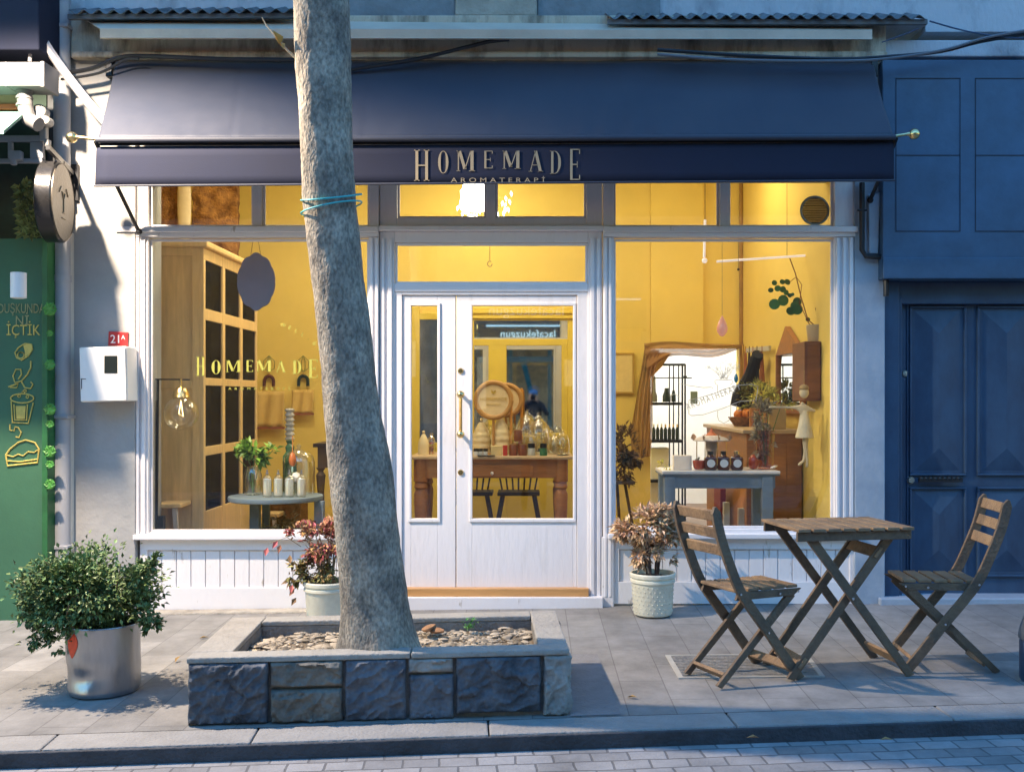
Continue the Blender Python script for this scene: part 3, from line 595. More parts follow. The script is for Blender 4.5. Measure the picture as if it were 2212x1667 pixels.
def arc(cx, cy, rx, ry_, a0, a1, n=12): return [(cx + rx * math.cos(R(a0 + (a1 - a0) * i / n)), cy - ry_ * math.sin(R(a0 + (a1 - a0) * i / n))) for i in range(n + 1)]
def zg(*pp): return [(a * .3594, 556.7 + b * .3594) for a, b in pp]
ch(zg((100, 600), (90, 570), (110, 540), (150, 515), (190, 520), (195, 550), (170, 590), (130, 615), (100, 600))); ch(arc(45, 767, 7, 7, 0, 540, 24), .004)
s.prism([P(*p, Yt) for p in zg((150, 600), (192, 560), (196, 530), (175, 515), (140, 525), (150, 560))], (0, -.002, 0))
ch(zg((185, 620), (185, 660), (165, 700), (130, 740), (90, 750), (78, 710), (95, 670), (125, 670), (130, 700), (110, 730))); ch(zg((50, 775), (80, 765), (110, 755), (100, 780), (60, 778))); ch(zg((130, 745), (150, 780), (185, 785), (198, 760), (185, 745)))
ch(arc(48, 860, 25, 10, 0, 360, 20)); ch(zg((68, 860), (75, 990), (170, 995), (200, 870))); ch(zg((85, 880), (90, 975), (160, 975), (165, 880)))
s.prism([P(*p, Yt) for p in zg((95, 890), (100, 968), (150, 968), (155, 890))], (0, -.002, 0))
for a, b in ((115, 830), (140, 810), (165, 835), (150, 800)): ch(arc(a * .3594, 556.7 + b * .3594, 3, 3, 0, 360, 8), .003)
ch(zg((60, 1000), (60, 1035), (85, 1040), (90, 1015), (110, 1020), (128, 1050), (115, 1080), (95, 1075)))
ch(zg((35, 1185), (60, 1150), (110, 1110), (155, 1095), (210, 1110), (235, 1150), (225, 1230), (45, 1250), (35, 1185)), .006); ch(zg((35, 1185), (80, 1195), (110, 1180), (140, 1190), (170, 1165), (205, 1170), (235, 1150)))
ch(zg((45, 1220), (120, 1225), (225, 1210)), .005)
s.build('chalk_drawing', chalk, gs)
# dark recess, shelf, awning and bracket above the panel
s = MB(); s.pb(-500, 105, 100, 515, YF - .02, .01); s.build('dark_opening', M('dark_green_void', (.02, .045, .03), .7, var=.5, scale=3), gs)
s = MB(); s.pb(-400, -60, 84, 108, 6.6, .3); s.build('navy_fascia', navyv, gs, bevel=.01)
s = MB(); s.pb(-300, 205, 38, 225, 6.7, .1); s.build('lit_shelf', M('cream_shelf', (.22, .19, .12), .6), gs)
s = MB(); s.pb(-300, 225, 36, 236, 6.68, .1); s.build('orange_strip', M('orange_paint', (.25, .07, .02), .5), gs)
s = MB(); s.prism([(-6, 5.9, 2.86), (X(8, 5.9), 5.9, 2.86), (X(66, 6.9), 6.9, 3.26), (-6, 6.9, 3.26)], (0, 0, .02)); s.build('mint_canvas', M('mint_canvas', (.10, .25, .20), .7), gs)
s = MB()
for i in range(240):
    c = P(random.uniform(40, 96), random.uniform(395, 512), 6.75); s.leaf(c, (random.uniform(-1, 1), -.5, random.uniform(-1, 1)), (0, -1, 0), random.uniform(.03, .06), .03)
s.build('ivy', M('dull_ivy', (.14, .17, .05), .6, var=.4, island=.5), gs)
# duct
du = thing('ventilation_duct', 'grey boxed duct with ribbed elbow pipe at the upper left edge', 'duct', P(50, 140, 6.6))
dg = M('duct_grey', (.13, .13, .135), .5, var=.08)
s = MB(); s.pb(-300, 134, 92, 186, 6.5, .2); s.pb(86, 132, 95, 188, 6.495, .21); s.pb(10, 133, 14, 187, 6.497, .2); s.build('box', dg, du, bevel=.012)
s = MB(); s.tube([P(53, 186, 6.6), P(53, 206, 6.6), P(55, 235, 6.6), P(62, 258, 6.6), P(84, 270, 6.58)], .045, 14)
for y in (196, 210, 226): s.tube([P(53, y, 6.6), P(53, y + 4, 6.6)], .05, 14)
s.build('elbow', dg, du, True)
# white outdoor bracket / shutter motor housing
wb_ = thing('shutter_bracket', 'white slotted metal bracket with rounded motor housing left of the drainpipe', 'bracket', P(60, 360, 6.5))
s = MB(); Yb = 6.74
for r in ((-200, 292, 90, 306), (-200, 342, 90, 352), (16, 306, 26, 342), (64, 306, 92, 342)): s.pb(*r, Yb, .03)
s.pb(-200, 306, -18, 342, Yb, .03); s.build('slotted_plate', M('white_coated_metal', (.26, .28, .32), .4), wb_, bevel=.006)
s = MB(); s.lathe([(.03, -.03), (.045, -.02), (.045, .05), (.03, .06)], P(86, 242, 6.68), 18, 'Y'); s.lathe([(.02, -.03), (.03, -.02), (.03, .05)], P(100, 262, 6.66), 16, 'Y'); s.pb(84, 250, 98, 305, 6.68, .05); s.pb(95, 300, 104, 316, 6.68, .05); s.build('motor_housing', M('white_enamel_housing', (.24, .24, .235), .4), wb_, bevel=.006)
s = MB(); s.pb(18, 325, 44, 345, Yb - .05, .05); s.lathe([(.02, -.02), (.02, .03)], P(30, 350, Yb - .03), 12); s.build('clamp', M('white_coated_metal', (0, 0, 0)), wb_, bevel=.006)
s = MB(); s.lathe([(.03, 0), (.047, .004), (.047, .158), (.044, .16)], P(40, 645, 6.55), 20); tag(s.build('wall_lamp', M('white_enamel', (0, 0, 0)), None, True), 'small white cylinder lamp above the chalk writing on the green panel', 'wall lamp')
# ------------------------------------------------------------------ blue building (right)
bb = thing('blue_building', 'neighbouring building painted blue with panelled door and deep fascia', 'building', (3, YF, 0))
Y1 = 6.93
s = MB(); x0 = X(1908, Y1); s.box((x0, Y1 + .012, Z(602, Y1)), (9, YF + .3, Z(128, Y1))); s.box((x0, Y1 + .0, Z(602, Y1)), (9, Y1 + .03, Z(556, Y1))); s.build('fascia', bluepr, bb, bevel=.006)
s = MB()
for i, xa in enumerate((1936, 2108, 2280, 2452, 2624)):
    xb = xa + 140
    for r in ((xa, 168, xb, 169.6), (xa, 334, xb, 335.6), (xa, 498, xb, 499.6), (xa, 168, xa + 1.4, 498), (xb - 1.4, 168, xb, 498)):
        s.box((X(r[0], Y1), Y1 + .008, Z(r[3], Y1)), (X(r[2], Y1), Y1 + .0115, Z(r[1], Y1)))
s.build('groove', M('dark_blue_groove', (.008, .014, .035), .6), bb)
YD = YF + .12
s = MB(); s.box((x0, YF + .02, -.05), (X(1945, YF), YF + .3, Z(602, Y1))); s.box((x0, YF + .06, Z(655, YF)), (9, YF + .3, Z(602, Y1))); s.box((X(1945, YF), YF + .05, 0), (X(1955, YF), YF + .3, Z(640, YF))); s.build('door_surround', bluep, bb, bevel=.006)
s = MB(); s.box((X(1945, YD), YD, .02), (9, YD + .1, Z(640, YD))); dd = s.build('door', bluep, bb)
s = MB(); pan = MB()
for xa in (1968, 2114, 2260):
    for y0, y1 in ((666, 1022), (1056, 1240)):
        xb = xa + 113
        for r in ((xa - 5, y0 - 5, xb + 5, y0), (xa - 5, y1, xb + 5, y1 + 5), (xa - 5, y0, xa, y1), (xb, y0, xb + 5, y1)): s.box((X(r[0], YD), YD - .022, Z(r[3], YD)), (X(r[2], YD), YD + .002, Z(r[1], YD)))
        a, b, c, d = P(xa + 8, y0 + 6, YD), P(xb - 8, y0 + 6, YD), P(xb - 8, y1 - 6, YD), P(xa + 8, y1 - 6, YD)
        hw = (b.x - a.x) / 2; e = Vector(((a.x + b.x) / 2, YD - .032, a.z - hw)); f = Vector(((a.x + b.x) / 2, YD - .032, c.z + hw))
        for q in ([a, b, e], [b, c, f, e], [c, d, f], [d, a, e, f]): pan.face(q)
s.box((X(1958, YD), YD - .012, .03), (X(1962, YD), YD + .001, Z(644, YD)))
s.build('moulding', bluep, dd, bevel=.005); pan.build('diamond_panel', bluep, dd)
s = MB(); s.lathe([(.0, -.012), (.018, -.010), (.024, 0)], P(1955, 807, YD), 16, 'Y'); s.lathe([(.0, -.03), (.02, -.03), (.026, -.01), (.02, 0)], P(1966, 1036, YD), 16, 'Y'); s.build('lock', M('dull_nickel', (.45, .42, .36), .35, metal=.8), dd, True)
s = MB(); s.beam(P(1985, 1036, YD - .05), P(2078, 1036, YD - .05), .03, .03); s.tube([P(1990, 1036, YD), P(1990, 1036, YD - .05)], .01); s.tube([P(2072, 1036, YD), P(2072, 1036, YD - .05)], .01)
for i in range(9): s.ball(P(1990 + i * 10, 1033, YD - .06), .012, 8)
s.build('handle', black, dd, True)
s = MB(); s.box((x0, YF - .06, -.05), (9, YF + .14, .085)); s.build('step', M('blue_grey_plaster', (0, 0, 0)), bb, bevel=.01)
# ------------------------------------------------------------------ opposite side of the street (seen only in the mirror panes)
cf = thing('cafe_building', 'teal fronted cafe across the street, seen reflected in the mirror behind the display table', 'building', (0, -3.6, 0))
YC = -3.6; teal = M('teal_paint', (.025, .13, .13), .5, var=.15)
s = MB(); s.box((-9, YC - .6, -.2), (-1.3, YC, 7.0)); s.box((1.9, YC - .6, -.2), (9, YC, 7.0)); s.box((-1.3, YC - .6, 3.1), (1.9, YC, 7.0)); s.build('wall', M('old_brick_wall', (.22, .18, .15), .85, var=.45, scale=3, bump=.4), cf)
s = MB(); s.box((-1.25, YC, 2.56), (1.9, YC + .10, 3.14)); s.build('sign_board', M('deep_teal_board', (.01, .05, .075), .5), cf, bevel=.01)
s = MB(); s.box((-1.05, YC + .1, 3.02), (1.8, YC + .14, 3.05)); s.build('light_strip', M('cool_lit_strip', (.6, .8, .9), .5, emis=(.5, .75, .9), estr=.10), cf)
s = MB(); s.text('lacafekuzgun', .17, Matrix.Translation((-.10, YC + .12, 2.775)) @ Matrix.Rotation(R(180), 4, 'Z'), .006, .98, spacing=1.05); s.build('lettering', M('lit_letters', (.7, .8, .8), .5, emis=(.6, .8, .85), estr=.10), cf)
s = MB()
for xa in (-1.3, -.55, .35, 1.15, 1.82): s.box((xa, YC - .05, 0), (xa + .09, YC + .04, 2.5))
s.box((-1.3, YC - .05, 2.2), (1.9, YC + .06, 2.34)); s.box((-1.3, YC - .05, 0), (1.9, YC + .03, .5)); s.beam((-.2, YC + .05, 2.2), (.2, YC + .05, .6), .05, .11); s.build('window_frame', teal, cf, bevel=.006)
s = MB(); s.box((-1.3, YC - .56, 0), (1.9, YC - .5, 3.0)); s.build('lit_interior', M('warm_cafe_inside', (.32, .22, .12), .8, col2=(.05, .07, .06), thr=(.4, .6), scale=2.2, emis=(.8, .6, .35), estr=.006), cf)
s = MB(); s.box((.55, YC - .49, 1.6), (.95, YC - .45, 2.05)); s.box((-.95, YC - .49, 1.2), (-.8, YC - .45, 2.1)); s.box((-2.1, YC + .01, 1.75), (-1.95, YC + .05, 2.35)); s.build('lit_panel', M('warm_lit_panel', (.8, .75, .5), .6, emis=(1, .9, .6), estr=.06), cf)
# ------------------------------------------------------------------ photographer, seen in the mirror
per = thing('person', 'photographer in blue cap and dark jacket holding a camera, reflected in the yellow framed mirror', 'person', (.02, -.2, -.1))
GZ = -.15
jac = M('navy_jacket', (.02, .03, .055), .8, var=.2, bump=.2); skin = M('skin', (.52, .32, .23), .5, var=.05)
def skinfig(nm, verts, edges, m, parent, root=0, lv=2):
    me = bpy.data.meshes.new(nm); off = wloc(parent) if parent else Vector()
    me.from_pydata([Vector(v[:3]) - off for v in verts], edges, []); me.materials.append(m)
    o = bpy.data.objects.new(nm, me); C.objects.link(o); o.parent = parent
    sk = o.modifiers.new('skin', 'SKIN'); 
    for i, v in enumerate(verts): me.skin_vertices[0].data[i].radius = (v[3], v[4] if len(v) > 4 else v[3]); me.skin_vertices[0].data[i].use_root = (i == root)
    ss = o.modifiers.new('sub', 'SUBSURF'); ss.levels = lv; ss.render_levels = lv
    for p in me.polygons: p.use_smooth = True
    return o
pv_ = [(.02,-.28,.80,.14,.11),(.02,-.28,1.0,.13,.10),(.02,-.27,1.18,.16,.11),(.02,-.26,1.29,.10,.08),(.02,-.24,1.34,.048),(.02,-.235,1.38,.05,.055),
 (-.15,-.27,1.25,.06),(-.27,-.26,1.06,.045),(-.12,-.13,1.30,.032),(-.07,-.09,1.35,.024),
 (.19,-.27,1.25,.06),(.30,-.26,1.06,.045),(.16,-.13,1.30,.032),(.10,-.09,1.35,.024),
 (-.08,-.28,.72,.085),(-.10,-.27,.32,.06),(-.11,-.29,-.06,.045),(-.11,-.16,-.10,.04,.03),
 (.12,-.28,.72,.085),(.14,-.27,.32,.06),(.15,-.29,-.06,.045),(.15,-.16,-.10,.04,.03)]
pe = [(0,1),(1,2),(2,3),(3,4),(4,5),(2,6),(6,7),(7,8),(8,9),(2,10),(10,11),(11,12),(12,13),(0,14),(14,15),(15,16),(16,17),(0,18),(18,19),(19,20),(20,21)]
skinfig('body', pv_, pe, jac, per)
s = MB(); hc = Vector((.02, -.215, 1.45)); s.ball(hc, .078, 20, (1, 1, 1.32)); s.ball(hc + Vector((0, .085, -.01)), .014, 8, (1, 1, 1.4))
for q in (-1, 1): s.ball(hc + Vector((q * .078, -.01, -.005)), .02, 8, (.6, 1, 1.3))
s.tube([hc + Vector((-.022, .072, -.05)), hc + Vector((0, .078, -.052)), hc + Vector((.022, .072, -.05))], .006)
s.build('head', skin, per, True)
s = MB(); 
for q in (-1, 1): s.ball(hc + Vector((q * .03, .070, .012)), .009, 8)
s.build('eye', M('dark_eye', (.03, .02, .015), .2), per, True)
s = MB(); s.ball(hc + Vector((0, -.008, .045)), .088, 18, (1, 1, .82)); s.prism([hc + Vector((-.06, .06, .035)), hc + Vector((.06, .06, .035)), hc + Vector((.045, .13, .025)), hc + Vector((-.045, .13, .025))], (0, 0, .008)); s.build('cap', M('blue_wool', (.08, .20, .42), .8), per, True)
for q, bx in ((-1, -.07), (1, .10)):
    for k in range(5):
        z = 1.37 + .018 * k if k < 4 else 1.352
        b0 = Vector((bx, -.088, z)); dx = -q * (.022 if k < 4 else .03); L = (.9, 1, .95, .8, .7)[k]
        v = [(*b0, .010), (*(b0 + Vector((dx * L, .012, .002))), .0095), (*(b0 + Vector((dx * 1.8 * L, .014, .0))), .009), (*(b0 + Vector((dx * 2.4 * L, .006, -.002))), .008)]
        skinfig('finger', v, [(0,1),(1,2),(2,3)], skin, per, lv=1)
pc = thing('camera_body', 'black camera held to the face of the reflected photographer', 'camera', (.015, -.1, 1.36))
s = MB(); s.box((-.055, -.115, 1.36), (.075, -.075, 1.44)); s.box((-.01, -.115, 1.44), (.035, -.08, 1.46)); s.build('body', black, pc, bevel=.006)
s = MB(); s.lathe([(.034, -.075), (.034, -.03), (.03, -.028)], (0, 0, 1.40), 20, 'Y'); s.build('lens', M('lens_black', (.01, .01, .015), .15), pc, True)
# ------------------------------------------------------------------ stone tree planter
PA = R(3.5)
pl = thing('tree_planter', 'low rectangular planter faced with rough stone blocks around the tree', 'planter', (X(816, 4.9), 4.9, -.03))
f0 = gp(405, 1567); f1 = gp(1228, 1545); ux = (f1 - f0).normalized(); uy = Vector((-ux.y, ux.x, 0)).normalized(); WP = (f1 - f0).length; DP = .86; HP = .295
def pp(u, v, z): return f0 + ux * u + uy * v + Vector((0, 0, z - .0))
stA = M('blue_black_stone', (.14, .155, .18), .8, col2=(.035, .042, .055), thr=(.3, .75), scale=9, bump=.9, bscale=22)
stB = M('brown_grey_stone', (.21, .20, .175), .85, col2=(.07, .068, .06), thr=(.25, .7), scale=8, bump=.9, bscale=24)
stC = M('blue_grey_stone', (.15, .165, .19), .8, col2=(.045, .055, .075), thr=(.3, .7), scale=7, bump=.9, bscale=20)
stL = M('pale_stone', (.36, .35, .33), .85, col2=(.2, .195, .18), scale=7, bump=.7, bscale=24)
mort = M('mortar', (.20, .19, .175), .95, var=.25, scale=12, bump=.6)
kpx = WP / (1228 - 405)
s = MB(); s.prism([pp(.01, .025, .0), pp(WP - .01, .025, .0), pp(WP - .01, .10, .0), pp(.01, .10, .0)], (0, 0, HP - .03)); s.build('mortar', mort, pl)
def stone(u0, u1, z0, z1, m, rough=.018, side=False, seed=0):
    s = MB(); nx = max(4, int((u1 - u0) / .006)); nz = max(4, int((z1 - z0) / .006)); g = []; c = .009
    for j in range(nz + 1):
        row = []
        for i in range(nx + 1):
            a = i / nx; b = j / nz; ed = min(min(a, 1 - a) * (u1 - u0), min(b, 1 - b) * (z1 - z0)) / c; e = min(1, ed)
            u = u0 + (u1 - u0) * a + .004 * noise.noise(Vector((b * 4, seed, 9))) ; z = z0 + (z1 - z0) * b + .004 * noise.noise(Vector((a * 4, seed, 3)))
            q = Vector((u * 9, z * 9, seed * 3.1)); d = noise.fractal(q, .9, 2.1, 5)
            cr = abs(noise.noise(Vector((u * 6 + 4, z * 10 + u * 5, seed)))); step = .012 if noise.noise(Vector((u * 5, z * 7, seed + 20))) > .12 else 0
            rg = 1 - abs(noise.noise(Vector((u * 13 + 7, z * 16 - u * 8, seed)))) * 2; v = .014 * (1 - e) ** 1.5 - e * (rough * (.5 * d + .55 * rg * abs(rg) + .2) + step + .006 * noise.noise(Vector((u * 60, z * 60, seed))))
            if side: row.append(s.v(pp(WP - .004 - v - 0.0, u, z)))
            else: row.append(s.v(pp(u, v, z)))
        g.append(row)
    for j in range(nz):
        for i in range(nx): s.bm.faces.new([g[j][i], g[j][i+1], g[j+1][i+1], g[j+1][i]])
    # close the block behind
    return s.build('stone_block', m, pl, True, sharp=60)
cut = lambda px: (px - 405) * kpx
zt = HP - .025
for i, (a, b, z0, z1, m, r) in enumerate(((405, 576, 0, zt, stA, .026), (580, 736, .155, zt, stB, .016), (582, 736, 0, .147, stB, .02), (741, 873, 0, zt, stC, .026), (878, 975, .205, zt, stL, .012), (880, 977, 0, .195, stC, .012), (982, 1168, .02, zt, stA, .022), (1173, 1228, 0, zt, stL, .012))):
    stone(cut(a), cut(b), z0, z1, m, r, seed=i + 1)
for i, (a, b) in enumerate(((0.0, .28), (.29, .56), (.57, DP))): stone(a, b, 0, zt, (stL, stC, stB)[i], .012, side=True, seed=i + 20)
top = M('planter_coping', (.31, .30, .275), .9, var=.18, scale=5, bump=.6, bscale=45)
s = MB(); tf, ts, tr_, tb = .11, .17, .13, .12; zc0 = HP - .025
for p in ([pp(-.004, -.004, zc0), pp(WP * .58, -.004, zc0), pp(WP * .58, tf, zc0), pp(-.004, tf, zc0)], [pp(WP * .583, -.006, zc0), pp(WP + .004, -.004, zc0), pp(WP + .004, tf, zc0), pp(WP * .583, tf, zc0)],
          [pp(-.004, tf + .002, zc0), pp(ts, tf + .002, zc0), pp(ts, DP, zc0), pp(-.004, DP, zc0)], [pp(WP - tr_, tf + .002, zc0), pp(WP + .004, tf + .002, zc0), pp(WP + .004, DP, zc0), pp(WP - tr_, DP, zc0)],
          [pp(ts + .002, DP - tb, zc0), pp(WP - tr_ - .002, DP - tb, zc0), pp(WP - tr_ - .002, DP, zc0), pp(ts + .002, DP, zc0)]): s.prism(p, (0, 0, .026))
s.build('coping', top, pl, bevel=.006)
s = MB()
for p in ([pp(ts - .03, tf - .02, .0), pp(ts, tf - .02, .0), pp(ts, DP - .02, .0), pp(ts - .03, DP - .02, .0)], [pp(WP - tr_, tf - .02, .0), pp(WP - tr_ + .03, tf - .02, .0), pp(WP - tr_ + .03, DP - .02, .0), pp(WP - tr_, DP - .02, .0)],
          [pp(ts, DP - tb, 0), pp(WP - tr_, DP - tb, 0), pp(WP - tr_, DP - .02, 0), pp(ts, DP - .02, 0)], [pp(0.01, .1, 0), pp(.03, .1, 0), pp(.03, DP, 0), pp(.01, DP, 0)]): s.prism(p, (0, 0, zc0 - .001))
s.build('inner_wall', mort, pl)
s = MB(); n1, n2 = 50, 26; g = []
def soilz(u, v): return HP - .075 + .02 * noise.noise(Vector((u * 5, v * 5, 2))) + .03 * math.exp(-((u - .79) ** 2 + (v - .42) ** 2) / .05)
for j in range(n2 + 1):
    g.append([s.v(pp(ts + (WP - tr_ - ts) * i / n1, tf - .01 + (DP - tb - tf + .01) * j / n2, soilz(ts + (WP - tr_ - ts) * i / n1, tf + (DP - tb - tf) * j / n2))) for i in range(n1 + 1)])
for j in range(n2):
    for i in range(n1): s.bm.faces.new([g[j][i], g[j][i+1], g[j+1][i+1], g[j+1][i]])
tag(s.build('planter_soil', M('brown_soil', (.16, .125, .085), .95, var=.5, scale=12, bump=.9, bscale=50), None, True), 'brown earth between the pebbles inside the stone planter', 'soil', kind='stuff')
random.seed(21); s = MB()
def pebble(mb, c, r):
    m0 = mb.M; mb.M = Matrix.Translation(c) @ Matrix.Rotation(random.uniform(0, 6.3), 4, 'Z') @ Matrix.Rotation(random.uniform(-.4, .4), 4, 'X')
    a, b, h = r * random.uniform(.9, 1.5), r * random.uniform(.6, 1), r * random.uniform(.25, .5); sd = random.random() * 50
    n = 5; seg = 9; prof = [(math.sin(math.pi * i / n), -math.cos(math.pi * i / n)) for i in range(n + 1)]; rings = []
    for rr, hh in prof:
        rr = max(rr, .02); rings.append([mb.v(Vector((rr * math.cos(2 * math.pi * k / seg) * a, rr * math.sin(2 * math.pi * k / seg) * b, hh * h)) * (1 + .22 * noise.noise(Vector((rr * 2 + k * .7, hh * 2, sd))))) for k in range(seg)])
    for i in range(n):
        for k in range(seg): mb.bm.faces.new([rings[i][k], rings[i][(k+1) % seg], rings[i+1][(k+1) % seg], rings[i+1][k]])
    mb.M = m0
cnt = 0
while cnt < 2300:
    u = random.uniform(ts + .015, WP - tr_ - .015); v = random.uniform(tf + .0, DP - tb - .015)
    if (u - .80) ** 2 + (v - .40) ** 2 < .175 ** 2: continue
    if noise.noise(Vector((u * 4, v * 5, 7))) > .35 and random.random() < .5: continue
    r = random.uniform(.005, .013) if random.random() < .85 else random.uniform(.013, .026)
    if v < tf + .16 and random.random() < .3: r = random.uniform(.014, .026)
    pebble(s, pp(u, v, soilz(u, v) + r * .25), r); cnt += 1
tag(s.build('pebbles', M('pale_pebbles', (.44, .38, .29), .7, col2=(.22, .18, .13), scale=6, bump=.2, island=.6), None, True), 'pale pebbles filling the stone planter around the trunk', 'pebbles', kind='stuff')
random.seed(4)
s = MB(); pebble(s, pp(1.02, .60, HP - .02), .055); pebble(s, pp(1.06, .58, HP - .03), .035)
tag(s.build('orange_stone', M('orange_stone', (.30, .16, .08), .8, var=.35, scale=20, bump=.5), None, True), 'orange brown stone among the pebbles just right of the trunk', 'stone')
wd = thing('weed_plant', 'small bright green weed at the back of the planter pebbles', 'weed', pp(1.22, .68, HP - .05))
s = MB()
for i in range(28): s.leaf(pp(1.22, .68, HP - .05) + Vector((random.gauss(0, .02), random.gauss(0, .012), random.uniform(0, .05))), (random.uniform(-1, 1), random.uniform(-1, 1), random.uniform(.2, 1)), (0, 0, 1), .025, .012)
s.build('foliage', M('bright_leaf', (0, 0, 0)), wd)
# ------------------------------------------------------------------ tree
tree = thing('street_tree', 'leaning grey barked tree trunk rising from the stone planter in front of the shop', 'tree', (X(816, 4.92), 4.92, .2))
YT = 4.92
prof = [(1415, 818, 84), (1395, 817, 80), (1370, 816, 76), (1300, 809, 72), (1200, 797, 70), (1100, 786, 68), (1000, 775, 65), (900, 762, 62), (800, 752, 59), (700, 741, 57), (600, 730, 56), (450, 716, 55), (300, 705, 56), (150, 697, 57), (0, 690, 60), (-150, 680, 64), (-300, 664, 60), (-450, 640, 50)]
s = MB(); seg = 64; rings = []; dense = []
for i in range(len(prof) - 1):
    a, b = prof[i], prof[i + 1]; n = max(2, int(abs(a[0] - b[0]) / 7))
    for k in range(n): dense.append([a[q] + (b[q] - a[q]) * k / n for q in range(3)])
dense.append(prof[-1])
for y, x, r in dense:
    c = P(x, y, YT); rr = r * YT / F; ring = []
    for k in range(seg):
        q = 2 * math.pi * k / seg; dv = Vector((math.cos(q), math.sin(q), 0)); p = c + dv * rr
        d = .005 * noise.fractal(Vector((p.x * 14, p.y * 14, p.z * 4.5)), .8, 2.2, 4) + .020 * noise.noise(Vector((p.x * 3, p.y * 3, p.z * 2.2))) + .003 * noise.noise(Vector((p.x * 60, p.y * 60, p.z * 14)))
        if c.z < .55: d += .018 * ((.55 - c.z) / .35) ** 2 * (.4 + max(0, math.sin(4 * q + 1)))
        ring.append(s.v(p + dv * d))
    rings.append(ring)
for i in range(len(rings) - 1):
    for k in range(seg): s.bm.faces.new([rings[i][k], rings[i][(k+1) % seg], rings[i+1][(k+1) % seg], rings[i+1][k]])
def bark():
    m = bpy.data.materials.new('bark'); m.use_nodes = True; n = m.node_tree.nodes; l = m.node_tree.links; b = n['Principled BSDF']; b.inputs['Roughness'].default_value = .9; b.inputs['Specular IOR Level'].default_value = .25
    tc = n.new('ShaderNodeTexCoord'); mp = n.new('ShaderNodeMapping'); mp.inputs['Scale'].default_value = (1.2, 1.2, .7); l.new(tc.outputs['Object'], mp.inputs[0])
    n1 = n.new('ShaderNodeTexNoise'); n1.inputs['Scale'].default_value = 7; n1.inputs['Detail'].default_value = 10; n1.inputs['Roughness'].default_value = .72
    n2 = n.new('ShaderNodeTexNoise'); n2.inputs['Scale'].default_value = 62; n2.inputs['Detail'].default_value = 6
    n3 = n.new('ShaderNodeTexVoronoi'); n3.inputs['Scale'].default_value = 42; n3.feature = 'DISTANCE_TO_EDGE'
    for q in (n1, n2, n3): l.new(mp.outputs[0], q.inputs[0])
    r1 = n.new('ShaderNodeValToRGB'); e = r1.color_ramp.elements
    e[0].position = .40; e[0].color = (.17, .152, .13, 1); e[1].position = .62; e[1].color = (.38, .335, .27, 1); m1 = e.new(.5); m1.color = (.26, .232, .19, 1)
    l.new(n1.outputs[0], r1.inputs[0])
    r2 = n.new('ShaderNodeMapRange'); r2.inputs['From Min'].default_value = .32; r2.inputs['From Max'].default_value = .62; r2.inputs['To Min'].default_value = .6; r2.inputs['To Max'].default_value = 1.2
    l.new(n2.outputs[0], r2.inputs[0]); hs = n.new('ShaderNodeHueSaturation'); l.new(r1.outputs[0], hs.inputs['Color']); l.new(r2.outputs[0], hs.inputs['Value']); l.new(hs.outputs[0], b.inputs['Base Color'])
    ad = n.new('ShaderNodeMath'); ad.operation = 'MULTIPLY_ADD'; ad.inputs[1].default_value = .8; l.new(n3.outputs[0], ad.inputs[0]); l.new(n2.outputs[0], ad.inputs[2])
    bp = n.new('ShaderNodeBump'); bp.inputs['Strength'].default_value = .8; bp.inputs['Distance'].default_value = .008; l.new(ad.outputs[0], bp.inputs['Height']); l.new(bp.outputs[0], b.inputs['Normal'])
    return m
BARK = bark()
s.build('trunk', BARK, tree, True, sharp=80)
s = MB(); tp = P(640, -450, YT); random.seed(9); tips = []
for k in range(6):
    a = k * 1.05 + .4; e1 = tp + Vector((math.cos(a) * .8, math.sin(a) * .7, .9)); e2 = e1 + Vector((math.cos(a + .3) * .7, math.sin(a + .3) * .7, .8)); s.tube([tp - Vector((0, 0, .25)), tp.lerp(e1, .5) + Vector((0, 0, -.05)), e1, e2], [.10, .065, .045, .015], 8); tips += [e1, e2, (e1 + e2) / 2]
s.build('limb', BARK, tree, True)
s = MB()
for t in tips:
    for i in range(110):
        c = t + Vector((random.gauss(0, .4), random.gauss(0, .4), random.gauss(.25, .3)))
        if c.z < 4.9: continue
        s.leaf(c, (random.gauss(0, 1), random.gauss(0, 1), random.gauss(-.3, .6)), (0, 0, 1), .10, .06)
s.build('crown', M('tree_leaf', (.05, .10, .03), .5, var=.3, island=.4), tree)
tc_ = thing('cord', 'turquoise cord looped twice round the tree trunk below the awning', 'cord', P(716, 440, YT))
for yl, yr, nm in ((432, 420, 0), (463, 436, 1)):
    s = MB(); pts = []
    for k in range(41):
        q = 2 * math.pi * k / 40 + .0; rr = 57.0 * YT / F + .016; cx_ = X(716, YT)
        fr = (math.cos(q) + 1) / 2; zz_ = Z(yl + (yr - yl) * fr - (9 if nm == 0 else -1) * math.sin(q) * 1.0, YT) + (.012 * math.sin(q) if nm == 0 else -.010 * -math.sin(q))
        pts.append(Vector((cx_ + rr * math.cos(q), YT + rr * math.sin(q), zz_)))
    s.tube(pts, .0042, 6, cap=False); s.build('loop', M('turquoise_cord', (.05, .42, .44), .5), tc_, True)
tw = thing('twig', 'dry pale twig with one orange leaf sticking out left of the trunk', 'twig', P(640, 130, YT))
s = MB(); s.tube([P(645, 132, YT - .02), P(620, 108, YT - .03), P(598, 82, YT - .03), P(575, 55, YT - .02), P(566, 38, YT - .02)], [.006, .005, .004, .003, .002], 6); s.build('stem', M('dry_twig', (.42, .34, .22), .7), tw, True)
s = MB(); s.leaf(P(606, 100, YT - .03), (-.3, -.3, .8), (1, -1, 0), .075, .045, .4); s.leaf(P(604, 92, YT - .03), (.4, -.3, -.6), (1, -1, 0), .045, .03, .4); s.build('leaf', M('orange_leaf', (.55, .30, .06), .6, var=.3), tw)
